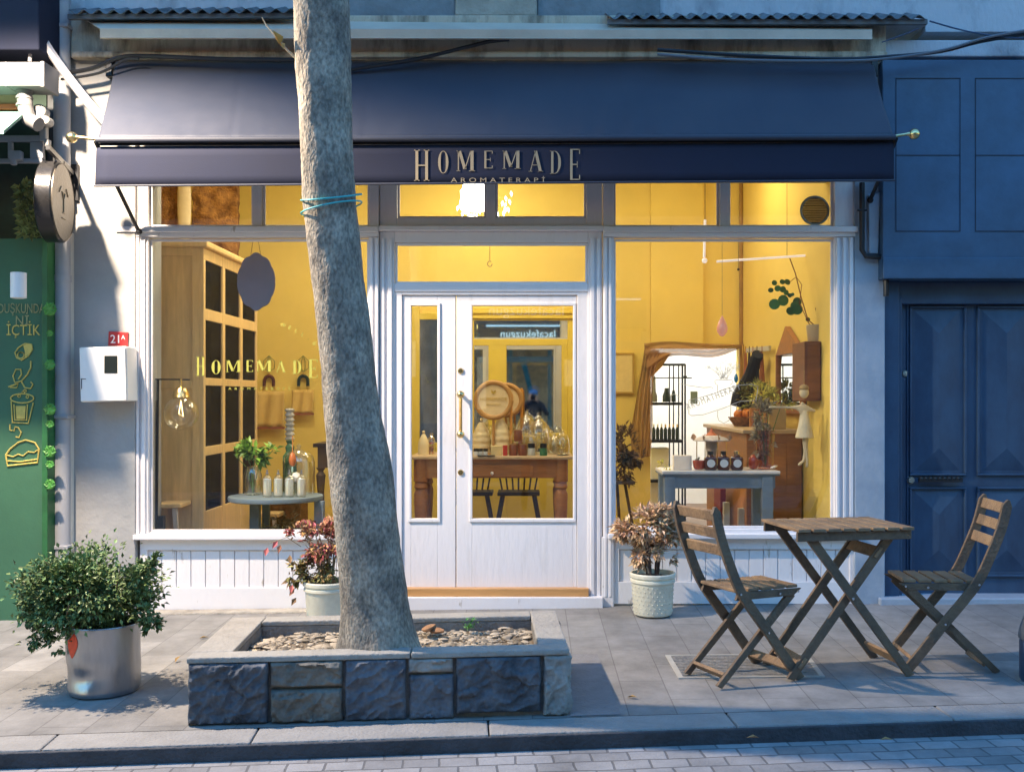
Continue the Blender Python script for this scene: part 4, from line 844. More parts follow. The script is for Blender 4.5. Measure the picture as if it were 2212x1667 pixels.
# ------------------------------------------------------------------ potted plants
def foliage(mb, c, rad, n, L, W, seed, clump=14, dark=.0, low=-1, holes=.15):
    random.seed(seed); c = Vector(c)
    cl = []
    for i in range(clump):
        v = Vector((random.gauss(0, 1), random.gauss(0, 1), random.gauss(0, 1))).normalized(); r = random.uniform(.45, .92)
        cl.append((Vector((v.x * rad[0] * r, v.y * rad[1] * r, v.z * rad[2] * r)), random.uniform(.22, .42)))
    for i in range(n):
        p0, cr = random.choice(cl); o = Vector((random.gauss(0, 1), random.gauss(0, 1), random.gauss(0, 1))) * cr * .45
        p = p0 + Vector((o.x * rad[0], o.y * rad[1], o.z * rad[2])); p += c
        if noise.noise(p * 11) > .32 - holes: continue
        dv = (p - c); dv = Vector((dv.x / rad[0], dv.y / rad[1], dv.z / rad[2])).normalized() + Vector((random.gauss(0, .6), random.gauss(0, .6), random.gauss(.1, .6)))
        k = random.uniform(.65, 1.25); mb.leaf(p, dv, Vector((random.gauss(0, .5), random.gauss(0, .5) - .3, 1)), L * k, W * k, random.uniform(.05, .35))
# metal bucket with green shrub
bc = gp(224, 1514); bc.y += .17; bc.x = X(224, bc.y); bc.z = G(bc.x, bc.y) + .006
sp = thing('potted_shrub', 'bushy green shrub in a dented galvanised metal bucket', 'potted plant', bc)
s = MB(); seg = 72; nz = 26; rings = []; H = .325; r0 = .166
def br(q, h):
    r = r0 + .008 * h / H
    if h < .012: r -= .006 * (1 - h / .012)
    da = math.atan2(math.sin(q - R(-105)), math.cos(q - R(-105)))
    r -= .022 * math.exp(-((da) / .7) ** 2 - ((h - .09) / .05) ** 2)
    db = math.atan2(math.sin(q - R(-75)), math.cos(q - R(-75))); r -= .012 * math.exp(-((db) / (.15 + h * 1.2)) ** 2 - ((h - .20) / .09) ** 2)
    return r + .006 * noise.noise(Vector((math.cos(q) * 2.5, math.sin(q) * 2.5, h * 5))) + .002 * noise.noise(Vector((math.cos(q) * 9, math.sin(q) * 9, h * 12)))
for j in range(nz + 1):
    h = H * j / nz; rings.append([s.v(bc + Vector((br(2*math.pi*k/seg, h) * math.cos(2*math.pi*k/seg), br(2*math.pi*k/seg, h) * math.sin(2*math.pi*k/seg), h))) for k in range(seg)])
for rr, h in ((r0 + .013, H + .003), (r0 + .011, H + .008), (r0 + .002, H + .006), (r0 - .002, H - .06)):
    rings.append([s.v(bc + Vector((rr * math.cos(2*math.pi*k/seg), rr * math.sin(2*math.pi*k/seg), h))) for k in range(seg)])
for i in range(len(rings) - 1):
    for k in range(seg): s.bm.faces.new([rings[i][k], rings[i][(k+1) % seg], rings[i+1][(k+1) % seg], rings[i+1][k]])
s.bm.faces.new(rings[-1]); pot = s.build('bucket', steel, sp, True, sharp=50)
s = MB(); ra_ = []
for j in range(13):
    t = j / 12; w_ = .26 * math.sin(math.pi * min(1, t * 1.0)) ** .7 * (1 - .55 * t) + .01; row = []
    for i in range(7):
        q = R(-122) + w_ * (i / 6 - .5) * 2; h = H - .012 - t * .125; r = br(q, h) + .0015; row.append(s.v(bc + Vector((r * math.cos(q), r * math.sin(q), h))))
    ra_.append(row)
for j in range(12):
    for i in range(6): s.bm.faces.new([ra_[j][i], ra_[j][i+1], ra_[j+1][i+1], ra_[j+1][i]])
s.build('red_paint_mark', M('red_orange_paint', (.75, .07, .02), .5, var=.2, scale=20), pot, True)
s = MB(); s.lathe([(.0, 0), (.16, 0), (.162, .004)], bc + Vector((0, 0, H - .035)), 24); s.build('soil', soil, sp)
s = MB(); fc = bc + Vector((-.055, 0, .50))
foliage(s, fc, (.34, .28, .215), 9500, .027, .016, 3, 60, holes=.02)
foliage(s, fc + Vector((-.05, -.05, -.02)), (.32, .25, .17), 4200, .026, .015, 8, 40, holes=.05)
for (px, py, rr, n) in ((70, 1375, 24, 130), (100, 1340, 35, 260), (60, 1320, 30, 200), (130, 1385, 28, 160), (330, 1350, 20, 110), (315, 1330, 28, 180), (320, 1220, 20, 120), (335, 1210, 12, 60), (300, 1255, 34, 240), (40, 1275, 25, 200), (300, 1380, 12, 0), (215, 1360, 22, 120)):
    c = P(px, py, bc.y - .12); k = rr * bc.y / F
    foliage(s, c, (k, k, k), int(n * 1.4), .027, .016, px, 9, holes=.1)
s.build('foliage', M('shrub_leaf', (.125, .19, .065), .45, var=.3, scale=30, island=.6, spec=.4, hue=.02), sp)
s = MB(); random.seed(6)
for k in range(26):
    a = random.uniform(0, 6.28); e = fc + Vector((math.cos(a) * random.uniform(.1, .32), math.sin(a) * random.uniform(.1, .26), random.uniform(-.22, .17))); b_ = bc + Vector((math.cos(a) * .05, math.sin(a) * .05, H - .04)); m_ = b_.lerp(e, .5) + Vector((0, 0, .06)); s.tube([b_, m_, e], [.006, .004, .0015], 5)
s.tube([bc + Vector((-.08, -.14, H)), bc + Vector((-.10, -.19, H + .07)), bc + Vector((-.06, -.25, H + .14))], .003, 5)
s.build('stem', M('shrub_stem', (.20, .15, .09), .7, var=.3), sp, True)
# cream pots
def creampot(nm, lab, cx, base, col, leafm, textured, fn):
    o = thing(nm, lab, 'potted plant', base)
    s = MB(); H = .27; prof = [(.105, 0), (.118, .008), (.122, .02), (.132, .20), (.134, .205), (.142, .212), (.142, .226), (.136, .231), (.136, .236), (.146, .244), (.147, .262), (.142, H), (.132, H - .002), (.128, H - .05)]
    s.lathe(prof, base, 48); pt_ = s.build('pot', creamp, o, True)
    if textured:
        s = MB()
        for row in range(7):
            for k in range(26):
                q = 2 * math.pi * (k + .5 * (row % 2)) / 26; h = .03 + row * .026; r = .121 + .011 * (h / .2) + .0015; s.ball(base + Vector((r * math.cos(q), r * math.sin(q), h)), .0042, 6)
        s.build('relief_dots', creamp, pt_, True)
    s = MB(); s.lathe([(0, 0), (.128, 0), (.13, .004)], base + Vector((0, 0, H - .035)), 24); s.build('soil', soil, o)
    fn(o, base + Vector((0, 0, H)))
    return o
def nandina(o, b):
    s = MB(); k = 6.8 / F
    def pxp(px, py, dy=0): return P(px, py, b.y + dy)
    foliage(s, pxp(700, 1165), (.17, .14, .12), 1900, .038, .017, 31, 26); 
    lo = MB(); foliage(lo, pxp(690, 1225), (.12, .12, .10), 900, .042, .018, 33, 20); foliage(lo, pxp(640, 1235), (.05, .06, .09), 160, .042, .02, 34, 8)
    foliage(s, pxp(640, 1150), (.06, .06, .05), 120, .04, .018, 35, 8)
    for px, py in ((578, 1182), (600, 1168), (606, 1176), (636, 1270), (640, 1290), (632, 1262), (626, 1198)): s.leaf(pxp(px, py, -.12), (random.uniform(-.6, .2), -.4, -.8), (0, -1, .2), .055, .032)
    s.build('red_foliage', M('red_leaf', (.36, .15, .085), .5, var=.4, scale=25, island=.6, hue=.06), o, lab='crimson upper leaves')
    lo.build('green_foliage', M('olive_leaf', (.22, .17, .06), .55, var=.4, scale=20, island=.6, hue=.05), o, lab='olive and yellow lower leaves')
    s = MB(); random.seed(2)
    for i in range(14):
        a = random.uniform(0, 6.28); e = pxp(700, 1165) + Vector((math.cos(a) * .12, math.sin(a) * .1, random.uniform(-.05, .1))); s.tube([b + Vector((math.cos(a) * .03, math.sin(a) * .03, -.03)), b.lerp(e, .5) + Vector((0, 0, .03)), e], [.005, .004, .002], 5)
    s.tube([pxp(650, 1180), pxp(620, 1160, -.1), pxp(585, 1172, -.12)], .002, 4)
    s.build('stem', M('shrub_stem', (0, 0, 0)), o, True)
pb1 = Vector((X(706, 6.62), 6.62, G(-1.2, 6.62)))
creampot('potted_nandina', 'red and olive leaved plant in a plain cream pot half hidden behind the trunk', 0, pb1, None, None, False, nandina)
def dried(o, b):
    s = MB()
    def pxp(px, py, dy=0): return P(px, py, b.y + dy)
    for px, py, rx, rz, n in ((1400, 1130, 58, 38, 800), (1350, 1145, 28, 20, 170), (1448, 1160, 28, 30, 260), (1410, 1180, 40, 22, 260), (1385, 1200, 18, 20, 90), (1440, 1200, 20, 18, 110), (1415, 1105, 35, 16, 160)):
        foliage(s, pxp(px, py), (rx * b.y / F, rx * b.y / F * .9, rz * b.y / F), int(n * 2.3), .050, .020, px, 16, holes=.03)
    s.build('dry_foliage', M('dry_leaf', (.60, .41, .25), .65, var=.3, scale=22, island=.45, hue=.02), o)
    s = MB(); random.seed(12)
    for i in range(12):
        a = random.uniform(0, 6.28); e = pxp(1405, 1150) + Vector((math.cos(a) * .12, math.sin(a) * .1, random.uniform(-.05, .08))); s.tube([b + Vector((math.cos(a) * .035, math.sin(a) * .03, -.03)), b.lerp(e, .5) + Vector((0, 0, .02)), e], [.005, .004, .002], 5)
    s.build('stem', M('dark_stem', (.08, .05, .04), .7), o, True)
pb2 = Vector((X(1410, 6.76), 6.76, G(.77, 6.76) + .005))
creampot('potted_dry_plant', 'dried beige leaved plant in a dotted cream pot by the right window', 0, pb2, None, None, True, dried)
# ------------------------------------------------------------------ folding table and chairs
def lerp2(pts, t):
    n = len(pts) - 1; f = t * n; i = min(int(f), n - 1); a, b = pts[i], pts[i+1]; k = f - i
    p0 = pts[max(i-1, 0)]; p3 = pts[min(i+2, n)]
    return tuple(.5 * (2*a[j] + (b[j]-p0[j])*k + (2*p0[j]-5*a[j]+4*b[j]-p3[j])*k*k + (-p0[j]+3*a[j]-3*b[j]+p3[j])*k**3) for j in range(2))
def make_chair(lab):
    o = thing('folding_chair', lab, 'chair', (0, 0, 0), None)
    st = [(0, 0), (-.10, .125), (-.195, .25), (-.285, .36), (-.365, .47), (-.425, .60), (-.475, .73), (-.51, .875)]
    hw = .168
    for sgn in (-1, 1):
        s = MB(); n = 26; L_, R_ = [], []
        for i in range(n + 1):
            t = i / n; p = lerp2(st, t); q = lerp2(st, min(1, t + .02)); p_ = lerp2(st, max(0, t - .02)); tx, tz = q[0] - p_[0], q[1] - p_[1]; l = math.hypot(tx, tz); nx_, nz_ = -tz / l, tx / l; wd_ = .024 if t < .95 else .024 * math.sqrt(max(.05, 1 - ((t - .95) / .05) ** 2))
            L_.append((p[0] + nx_ * wd_, p[1] + nz_ * wd_)); R_.append((p[0] - nx_ * wd_, p[1] - nz_ * wd_))
        y0, y1 = sgn * hw - .011, sgn * hw + .011
        vs = [[s.v((a[0], y, max(0, a[1]))) for a in side] for y in (y0, y1) for side in (L_, R_)]
        for i in range(n):
            a, b, c, d = vs
            for q in ((a[i], a[i+1], b[i+1], b[i]), (c[i], d[i], d[i+1], c[i+1]), (a[i], c[i], c[i+1], a[i+1]), (b[i], b[i+1], d[i+1], d[i])): s.bm.faces.new(q)
        for i in (0, n):
            a, b, c, d = vs; s.bm.faces.new((a[i], b[i], d[i], c[i]))
        s.build('back_stile', teakd, o, bevel=.003)
        s = MB(); yy = sgn * (hw - .030); s.beam((-.465, yy, .0), (-.03, yy, .425), .020, .042); lg = s.build('leg', teakd, o, bevel=.003)
        for v in lg.data.vertices: v.co.z = max(0, v.co.z)
        s = MB(); yy = sgn * (hw - .012 - .024 + .012); s.prism([(-.375, yy - .010, .415), (-.03, yy - .010, .415), (.02, yy - .010, .448), (-.36, yy - .010, .452)], (0, .018, 0)); s.build('seat_rail', teakd, o, bevel=.002)
        s = MB()
        for u, z in ((-.365, .45), (-.20, .25), (-.12, .432), (-.01, .436)): s.lathe([(.0, -.002), (.0055, -.002), (.006, .001)], (u, sgn * (hw + .0125) if z != .436 and z != .432 else sgn * (hw - .004), z), 8, 'Y')
        s.build('bolt', M('bright_bolt', (.7, .7, .7), .25, metal=.9), o)
    for i in range(5):
        u = -.345 + i * .078; s = MB(); s.box((u - .032, -hw + .020, .452), (u + .032, hw - .020, .468)); sl_ = s.build('seat_slat', teak, o, bevel=.004)
    for zc in (.66, .745, .83):
        s = MB(); p = lerp2(st, 0); 
        u = {.66: -.448, .745: -.476, .83: -.498}[zc]; s.M = Matrix.Translation((u, 0, zc)) @ Matrix.Rotation(R(-17), 4, 'Y'); s.box((-.008, -hw + .011, -.027), (.008, hw - .011, .027)); s.build('back_slat', teak, o, bevel=.004)
    s = MB(); s.M = Matrix.Translation((-.415, 0, .05)) @ Matrix.Rotation(R(45), 4, 'Y'); s.box((-.022, -hw + .04, -.009), (.022, hw - .04, .009)); s.build('foot_rail', teak, o, bevel=.003)
    s = MB(); s.M = Matrix.Translation((-.05, 0, .065)) @ Matrix.Rotation(R(-40), 4, 'Y'); s.box((-.022, -hw + .012, -.009), (.022, hw - .012, .009)); s.build('foot_rail', teak, o, bevel=.003)
    return o
ch1 = make_chair('weathered wooden folding chair left of the table, facing right'); ch1['group'] = 'folding chairs at the bistro table'
ch2 = copy_tree(ch1); ch2['label'] = 'weathered wooden folding chair right of the table, facing left'
def place(o, x, y, rz): o.location = (x, y, G(x, y) - .001); o.rotation_euler = (0, 0, rz)
place(ch1, 1.255, 5.42, R(25)); place(ch2, 1.88, 5.52, R(176))
tb = thing('folding_table', 'weathered slatted wooden folding table with crossed legs on the pavement', 'table', (0, 0, 0))
TW, TD, TH = .62, .47, .752
for i in range(8):
    w_ = TW / 8; s = MB(); u = -TW / 2 + w_ * (i + .5); s.box((u - w_/2 + .006, -TD/2, TH - .016), (u + w_/2 - .006, TD/2, TH)); s.build('tabletop_slat', teak, tb, bevel=.003)
for v in (-TD/2 + .03, TD/2 - .03):
    s = MB(); s.box((-TW/2 + .01, v - .010, TH - .062), (TW/2 - .01, v + .010, TH - .018)); s.build('apron_rail', teakd, tb, bevel=.003)
for sgn in (-1, 1):
    s = MB(); v = sgn * .150; s.beam((-.31, v, 0), (.235, v, TH - .03), .020, .048); a = s.build('leg', teakd, tb, bevel=.003)
    for q in a.data.vertices: q.co.z = max(0, q.co.z)
    s = MB(); v = sgn * .182; s.beam((.31, v, 0), (-.235, v, TH - .03), .020, .048); a = s.build('leg', teakd, tb, bevel=.003)
    for q in a.data.vertices: q.co.z = max(0, q.co.z)
    s = MB(); s.lathe([(0, -.002), (.007, -.002), (.008, .001)], (0, sgn * .1935, .40), 8, 'Y'); s.build('bolt', M('bright_bolt', (.7, .7, .7)), tb)
for u, z, l_, a_ in ((-.25, .085, .168, 53), (.25, .085, .136, -53), (.15, .62, .168, 53)):
    s = MB(); s.M = Matrix.Translation((u, 0, z)) @ Matrix.Rotation(R(-a_), 4, 'Y'); s.box((-.030, -l_, -.008), (.030, l_, .008)); s.build('stretcher', teak, tb, bevel=.003)
place(tb, 1.545, 5.43, R(10))
# ------------------------------------------------------------------ drain cover, patch, bollard, fallen leaves
a, b, c, d = gp(1437, 1416), gp(1745, 1413), gp(1782, 1462), gp(1466, 1466)
dc = thing('drain_cover', 'rectangular metal access cover set in the paving under the left chair', 'drain cover', (a + c) / 2)
s = MB()
def frm(k0_, k1_, h):
    cc = (a + b + c + d) / 4
    o4 = [cc + (q - cc) * k0_ for q in (a, b, c, d)]; i4 = [cc + (q - cc) * k1_ for q in (a, b, c, d)]
    for i in range(4): s.prism([o4[i], o4[(i+1) % 4], i4[(i+1) % 4], i4[i]], (0, 0, h))
frm(1, .93, .006); s.build('frame', M('pale_cover_frame', (.40, .39, .35), .7, var=.15), dc)
s = MB(); cc = (a + b + c + d) / 4; q4 = [cc + (q - cc) * .93 for q in (a, b, c, d)]; s.prism(q4, (0, 0, .002)); 
for i in range(14): s.beam(q4[0].lerp(q4[3], (i + .5) / 14) + Vector((0, 0, .003)), q4[1].lerp(q4[2], (i + .5) / 14) + Vector((0, 0, .003)), .012, .004)
s.build('cover', M('cast_cover', (.30, .29, .27), .7, metal=.3, var=.3, scale=20, bump=.5), dc)
bo = thing('bollard', 'dark blue rounded bollard cut off by the right edge of the photo', 'bollard', gp(2260, 1470))
p0 = gp(2262, 1470); s = MB(); s.lathe([(.12, 0), (.125, .01), (.125, .19), (.118, .20)], p0, 28); s.build('base', bluep, bo, True)
s = MB(); s.lathe([(.118, .20), (.13, .205), (.13, .22), (.122, .26), (.10, .32), (.06, .36), (0, .37)], p0, 28); s.build('cap', M('grey_metal_cap', (.10, .12, .15), .4, metal=.4), bo, True)
random.seed(17); lm = M('fallen_leaf', (.30, .20, .08), .7, var=.4)
for i, (px, py, lab) in enumerate(((378, 1430, 'curled dry leaf on the paving between bucket and planter'), (452, 1555, 'pale yellow leaf on the paving by the planter corner'), (430, 1378, 'dry leaf on the paving behind the planter corner'), (1355, 1505, 'long dark leaf on the paving right of the planter'), (1640, 1592, 'small dark leaf by the kerb edge'), (1900, 1597, 'dark leaf lying in the gutter below the table'))):
    g_ = gp(px, py, .004); s = MB(); s.leaf(g_, (random.uniform(-1, 1), random.uniform(-.3, .3), .12), (0, 0, 1), .055, .022, .3)
    tag(s.build('fallen_leaf', lm if i != 1 else M('yellow_leaf', (.55, .48, .2), .7), None), lab, 'leaf', 'fallen leaves')
# ------------------------------------------------------------------ INTERIOR THINGS
def lathe_thing(nm, lab, cat, px, pyb, Y, parts, group=None):
    """parts: (name, material, [(halfwidth_px, y_px)...]) profile in photo pixels at distance Y"""
    b = P(px, pyb, Y); o = thing(nm, lab, cat, b, group)
    for pn, m, prof in parts:
        s = MB(); s.lathe([(max(0, r) * Y / F, (pyb - y) * Y / F) for r, y in prof], b, 20); s.build(pn, m, o, True)
    return o
# lamps
ch_ = thing('chandelier', 'glowing shade with hanging glass leaves high behind the fanlight', 'ceiling lamp', P(1045, 380, 8.9))
s = MB(); Yl = 8.9; s.lathe([(.02, .30), (.07, .28), (.10, .10), (.13, -.06), (.12, -.10), (.0, -.10)], P(1026, 440, Yl) + Vector((0, 0, .05)), 20); s.build('shade', M('chandelier_glow', (.9, .9, .9), .5, emis=(1, .95, .85), estr=1.2), ch_, True)
s = MB(); random.seed(8)
for i in range(46):
    px = random.choice([random.uniform(988, 1015), random.uniform(1074, 1104), random.uniform(1000, 1050)]); s.leaf(P(px, random.uniform(408, 462), Yl) + Vector((0, random.uniform(-.08, .12), 0)), (random.uniform(-.3, .3), 0, -1), (0, -1, 0), .05, .022)
s.build('glass_leaf', M('glowing_leaf', (.9, .9, .85), .3, emis=(1, .95, .85), estr=.3), ch_)
s = MB(); s.tube([P(1045, 410, Yl), (X(1045, Yl), Yl, ZC)], .006); s.build('cord', black, ch_)
WARM = (1, .84, .55)
light('POINT', 'chandelier_light', P(1045, 425, Yl) + Vector((0, -.15, -.12)), .7, WARM, .12, ch_)
def downlight(x, y, pw, lab, col=WARM):
    o = thing('ceiling_light', lab, 'ceiling light', (x, y, ZC)); s = MB(); s.lathe([(.09, -.02), (.10, -.001)], (x, y, ZC), 20); s.build('disc', lampw, o)
    light('AREA', 'ceiling_lamp_light', (x, y, ZC - .03), pw, col, .22, o)
downlight(-2.0, 8.6, 2.0, 'round ceiling light above the round grey table')
downlight(.0, 7.9, 1.0, 'round ceiling light just inside the door')
downlight(1.4, 8.9, 1.3, 'round ceiling light above the blue table', (1, .83, .52))
downlight(-.5, 9.6, .8, 'round ceiling light near the partition')
downlight(-1.7, 7.5, 2.4, 'unseen ceiling light added inside the left window to brighten the oak cabinet')  # added lamp, out of view, to light the cabinet side facing the window
tl_ = thing('glow_lines', 'thin glowing pale lines in an L shape behind the right window', 'glowing lines', P(1530, 560, 8.0))
s = MB(); s.tube([P(1523, 475, 8.0), P(1521, 556, 8.0)], .010); s.tube([P(1548, 565, 8.0), P(1800, 548, 8.0)], .009); s.ball(P(1522, 563, 8.0), .022, 8); s.build('tube', M('pinkish_tube', (.9, .85, .85), .5, emis=(1, .88, .86), estr=.03), tl_, True)  # pale lines modelled as thin cylinders with a weak glow
s = MB(); s.tube([P(1523, 475, 8.0), (X(1523, 8.0), 8.0, ZC)], .002); s.tube([P(1700, 554, 8.0), (X(1700, 8.0), 8.0, ZC)], .002); s.build('wire', black, tl_)
hk = thing('ceiling_hook', 'small brass hook hanging on a thin chain behind the wide fanlight', 'hook', P(1060, 575, 8.2))
s = MB(); s.tube([(X(1058, 8.2), 8.2, ZC), P(1058, 562, 8.2)], .0025); s.tube([P(1058 + 5 * math.cos(q), 570 + 6 * math.sin(q), 8.2) for q in [i * .55 for i in range(11)]], .0035); s.build('hook', M('dark_brass', (.3, .2, .08), .4, metal=.7), hk)
# ---- left window: tall cabinet
cb = thing('display_cabinet', 'tall pale oak cabinet with small glazed doors along the left wall', 'cabinet', (-2.6, 8.4, ZF))
xa, xf, ya, yb2, zt_, zb_ = X(315, 7.75), X(441, 7.75), 7.75, 9.25, Z(535, 7.75), ZF
s = MB(); s.box((xa, ya, zb_), (xf - .03, ya + .03, zt_)); s.box((xa, yb2 - .03, zb_), (xf - .03, yb2, zt_)); s.box((xa, ya + .03, zb_ + .02), (xa + .02, yb2 - .03, zt_)); s.build('side_panel', oak, cb, bevel=.004)
s = MB(); s.box((xa - .02, ya - .03, zt_), (xf + .03, yb2 + .03, zt_ + .05)); s.build('cornice', oak, cb, bevel=.012)
s = MB()
for r in ((xa + .0, xa + .03), (xf - .085, xf - .03)): s.box((r[0], ya - .012, zb_), (r[1], ya - .001, zt_ - .001))
for z0 in (zt_ - .06, Z(830, ya) - .03, zb_): s.box((xa + .03, ya - .012, z0), (xf - .085, ya - .001, z0 + .06))
s.build('side_frame', oak, cb, bevel=.003)
rows = [(Z(560, ya), Z(665, ya)), (Z(690, ya), Z(815, ya)), (Z(832, ya), Z(965, ya)), (Z(985, ya), Z(1105, ya))]
s = MB(); cols = 3; cw_ = (yb2 - ya) / cols
for i in range(cols + 1):
    y = ya + i * cw_; s.box((xf - .03, y - .035 if i else ya - .012, zb_), (xf, y + .035 if i < cols else yb2, zt_ - .001))
zs = [zt_] + [z for r in rows for z in r] + [zb_ + .02]
for k in range(0, len(zs) - 1, 2):
    for i in range(cols): s.box((xf - .028, ya + i * cw_ + .035, zs[k + 1]), (xf - .001, ya + (i + 1) * cw_ - .035, zs[k] - .001))
s.build('door_frame', oak, cb, bevel=.003)
s = MB()
for z in [r[1] for r in rows] : s.box((xa + .03, ya + .03, z - .02), (xf - .035, yb2 - .03, z))
s.build('shelf', oak, cb)
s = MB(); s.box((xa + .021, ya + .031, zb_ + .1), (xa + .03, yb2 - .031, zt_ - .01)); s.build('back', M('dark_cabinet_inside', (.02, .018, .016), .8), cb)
s = MB(); s.box((xf - .018, ya + .03, zb_ + .1), (xf - .014, yb2 - .03, zt_ - .05)); s.build('glass', glass_mat('smoked_glass', (.35, .34, .33), .02, gcol=(.6, .6, .6), edge=.12), cb)
random.seed(14)
bm_ = [M('white_box', (.7, .66, .58), .6), M('orange_box', (.5, .2, .06), .6), M('green_bottle', (.05, .12, .06), .2), amber, M('kraft_box', (.4, .28, .15), .8)]
k = 0
for r, (z1, z0) in enumerate(rows):
    for i in range(cols):
        for q in range(3):
            y = ya + (i + .22 + .26 * q) * cw_ + .03; hh = random.uniform(.05, .13); m = random.choice(bm_); s = MB(); x = xf - .1
            if m in (amber, bm_[2]): s.lathe([(.022, 0), (.024, .005), (.024, hh * .7), (.010, hh * .8), (.010, hh)], (x, y, z0 + .001), 12); nm, ct = 'bottle', 'bottle'
            else: s.box((x - .04, y - .03, z0 + .001), (x + .035, y + .03, z0 + hh)); nm, ct = 'box', 'box'
            cn_ = {0: 'white', 1: 'orange', 2: 'green', 3: 'amber', 4: 'kraft'}[bm_.index(m)]
            tag(s.build(nm, m, None, nm == 'bottle'), '%s %s on the %s shelf of the oak cabinet, %s %s door' % (cn_, nm, ('top', 'second', 'third', 'bottom')[r], ('first', 'middle', 'last')[q] + ' behind the', ('nearest', 'middle', 'farthest')[i]), ct, 'goods inside the oak cabinet')
# straw panels above cabinet and oval lantern
straw = M('straw_mat', (.42, .20, .045), .9, col2=(.17, .07, .015), thr=(.35, .65), scale=14, bump=1, bscale=60)
def strawpanel(x0, x1, Y, lab):
    s = MB(); nx, nz = 30, 30; g = []
    for j in range(nz + 1):
        row = []
        for i in range(nx + 1):
            p = P(x0 + (x1 - x0) * i / nx, 370 + (620 - 370) * j / nz, Y); e = 1 if 0 < i < nx else 0
            row.append(s.v(p + Vector((.02 * noise.noise(Vector((j * .5, Y, x0))) * (1 - e), .06 * noise.noise(p * 9) + (.05 if not e else 0), 0))))
        g.append(row)
    for j in range(nz):
        for i in range(nx): s.bm.faces.new([g[j][i], g[j][i+1], g[j+1][i+1], g[j+1][i]])
    o = s.build('straw_mat', straw, None, True); so = o.modifiers.new('t', 'SOLIDIFY'); so.thickness = .06; tag(o, lab, 'straw mat', 'straw mats above the cabinet')
strawpanel(290, 384, 9.5, 'rough brown straw mat at the far left above the oak cabinet'); strawpanel(413, 514, 9.5, 'rough brown straw mat above the oak cabinet nearest the yellow wall')
s = MB(); c = P(398, 440, 9.45); s.ball(c, 1, 24, (.062, .062, .40)); o = s.build('paper_lantern', M('cream_lantern', (.75, .62, .38), .7), None, True); tag(o, 'slim cream oval lantern between the two straw mats', 'lantern')
for v in o.data.vertices: v.co.y = 9.45 + (v.co.y - 9.45) * .5
# hanging ornate sign
hs_ = thing('hanging_sign', 'scalloped mauve grey sign board hanging on cords inside the left window', 'sign', P(553, 607, 7.25))
s = MB(); pts = []; n = 72; Ys = 7.25
for i in range(n):
    q = 2 * math.pi * i / n; k = 1 + .05 * abs(math.sin(5 * q)) + .06 * math.cos(2 * q) ** 8; pts.append(P(553 + 41 * k * math.cos(q) * (1 - .06 * math.cos(2*q)), 608 - 57 * k * math.sin(q) * (1), Ys))
s.prism(pts, (0, .014, 0)); s.build('board', M('mauve_board', (.20, .175, .235), .6, var=.06), hs_, bevel=.003)
s = MB(); s.tube([P(541, 556, Ys + .005), P(551, 490, Ys + .005)], .002, 5); s.tube([P(564, 556, Ys + .005), P(553, 490, Ys + .005)], .002, 5); s.build('cord', M('brown_cord', (.3, .18, .05), .8), hs_)
# floor lamp with globe
fl_ = thing('floor_lamp', 'thin black stand holding a clear glass globe lamp beside the oak cabinet', 'lamp', P(340, 1240, 7.4))
s = MB(); s.tube([P(337, 1240, 7.4), P(341, 819, 7.4)], .010); s.build('pole', black, fl_); s = MB(); s.beam(P(324, 819, 7.4), P(410, 820, 7.4), .012, .010); s.build('arm', black, fl_); s = MB(); s.lathe([(.12, 0), (.12, .015)], P(337, 1240, 7.4), 20); s.box(P(328, 1155, 7.4), P(352, 1115, 7.4) + Vector((0, .05, 0))); s.build('base', black, fl_)
s = MB(); c = P(391, 893, 7.35); s.ball(c, .118, 28); s.build('globe', glass_mat('clear_globe', (.97, .96, .93), .06, .02), fl_, True)
s = MB(); s.lathe([(.055, .105), (.06, .115), (.052, .135), (.05, .15), (.035, .175), (.008, .185), (.006, .24)], c, 20); s.build('collar', brass, fl_, True)
s = MB(); s.tube([c + Vector((0, 0, .09)), c + Vector((-.015, 0, .0)), c + Vector((.015, 0, -.02)), c + Vector((0, 0, .09))], .002); s.build('filament', M('filament_glow', (1, .8, .5), .5, emis=(1, .7, .3), estr=.5), fl_)
def stool(px0, px1, py, Y, lab):
    o = thing('stool', lab, 'stool', P((px0 + px1) / 2, 1240, Y)); s = MB(); s.pb(px0 - 3, py, px1 + 3, py + 9, Y, .26); s.build('seat', oak, o, bevel=.006)
    for a in (0, 1):
        for yy in (0, .2):
            s = MB(); t = P(px0 + 8 if a == 0 else px1 - 8, py + 9, Y + yy + .03); b_ = Vector((t.x + (.03 if a else -.03), t.y, ZF)); s.beam(b_, t, .03, .03, (0, 1, 0)); s.build('leg', M('pale_stool_leg', (.62, .55, .48), .5), o)
stool(335, 386, 1088, 7.5, 'small pale stool in front of the oak cabinet side'); stool(548, 600, 1108, 9.0, 'low wooden stool behind the grey table, right of the cabinet')
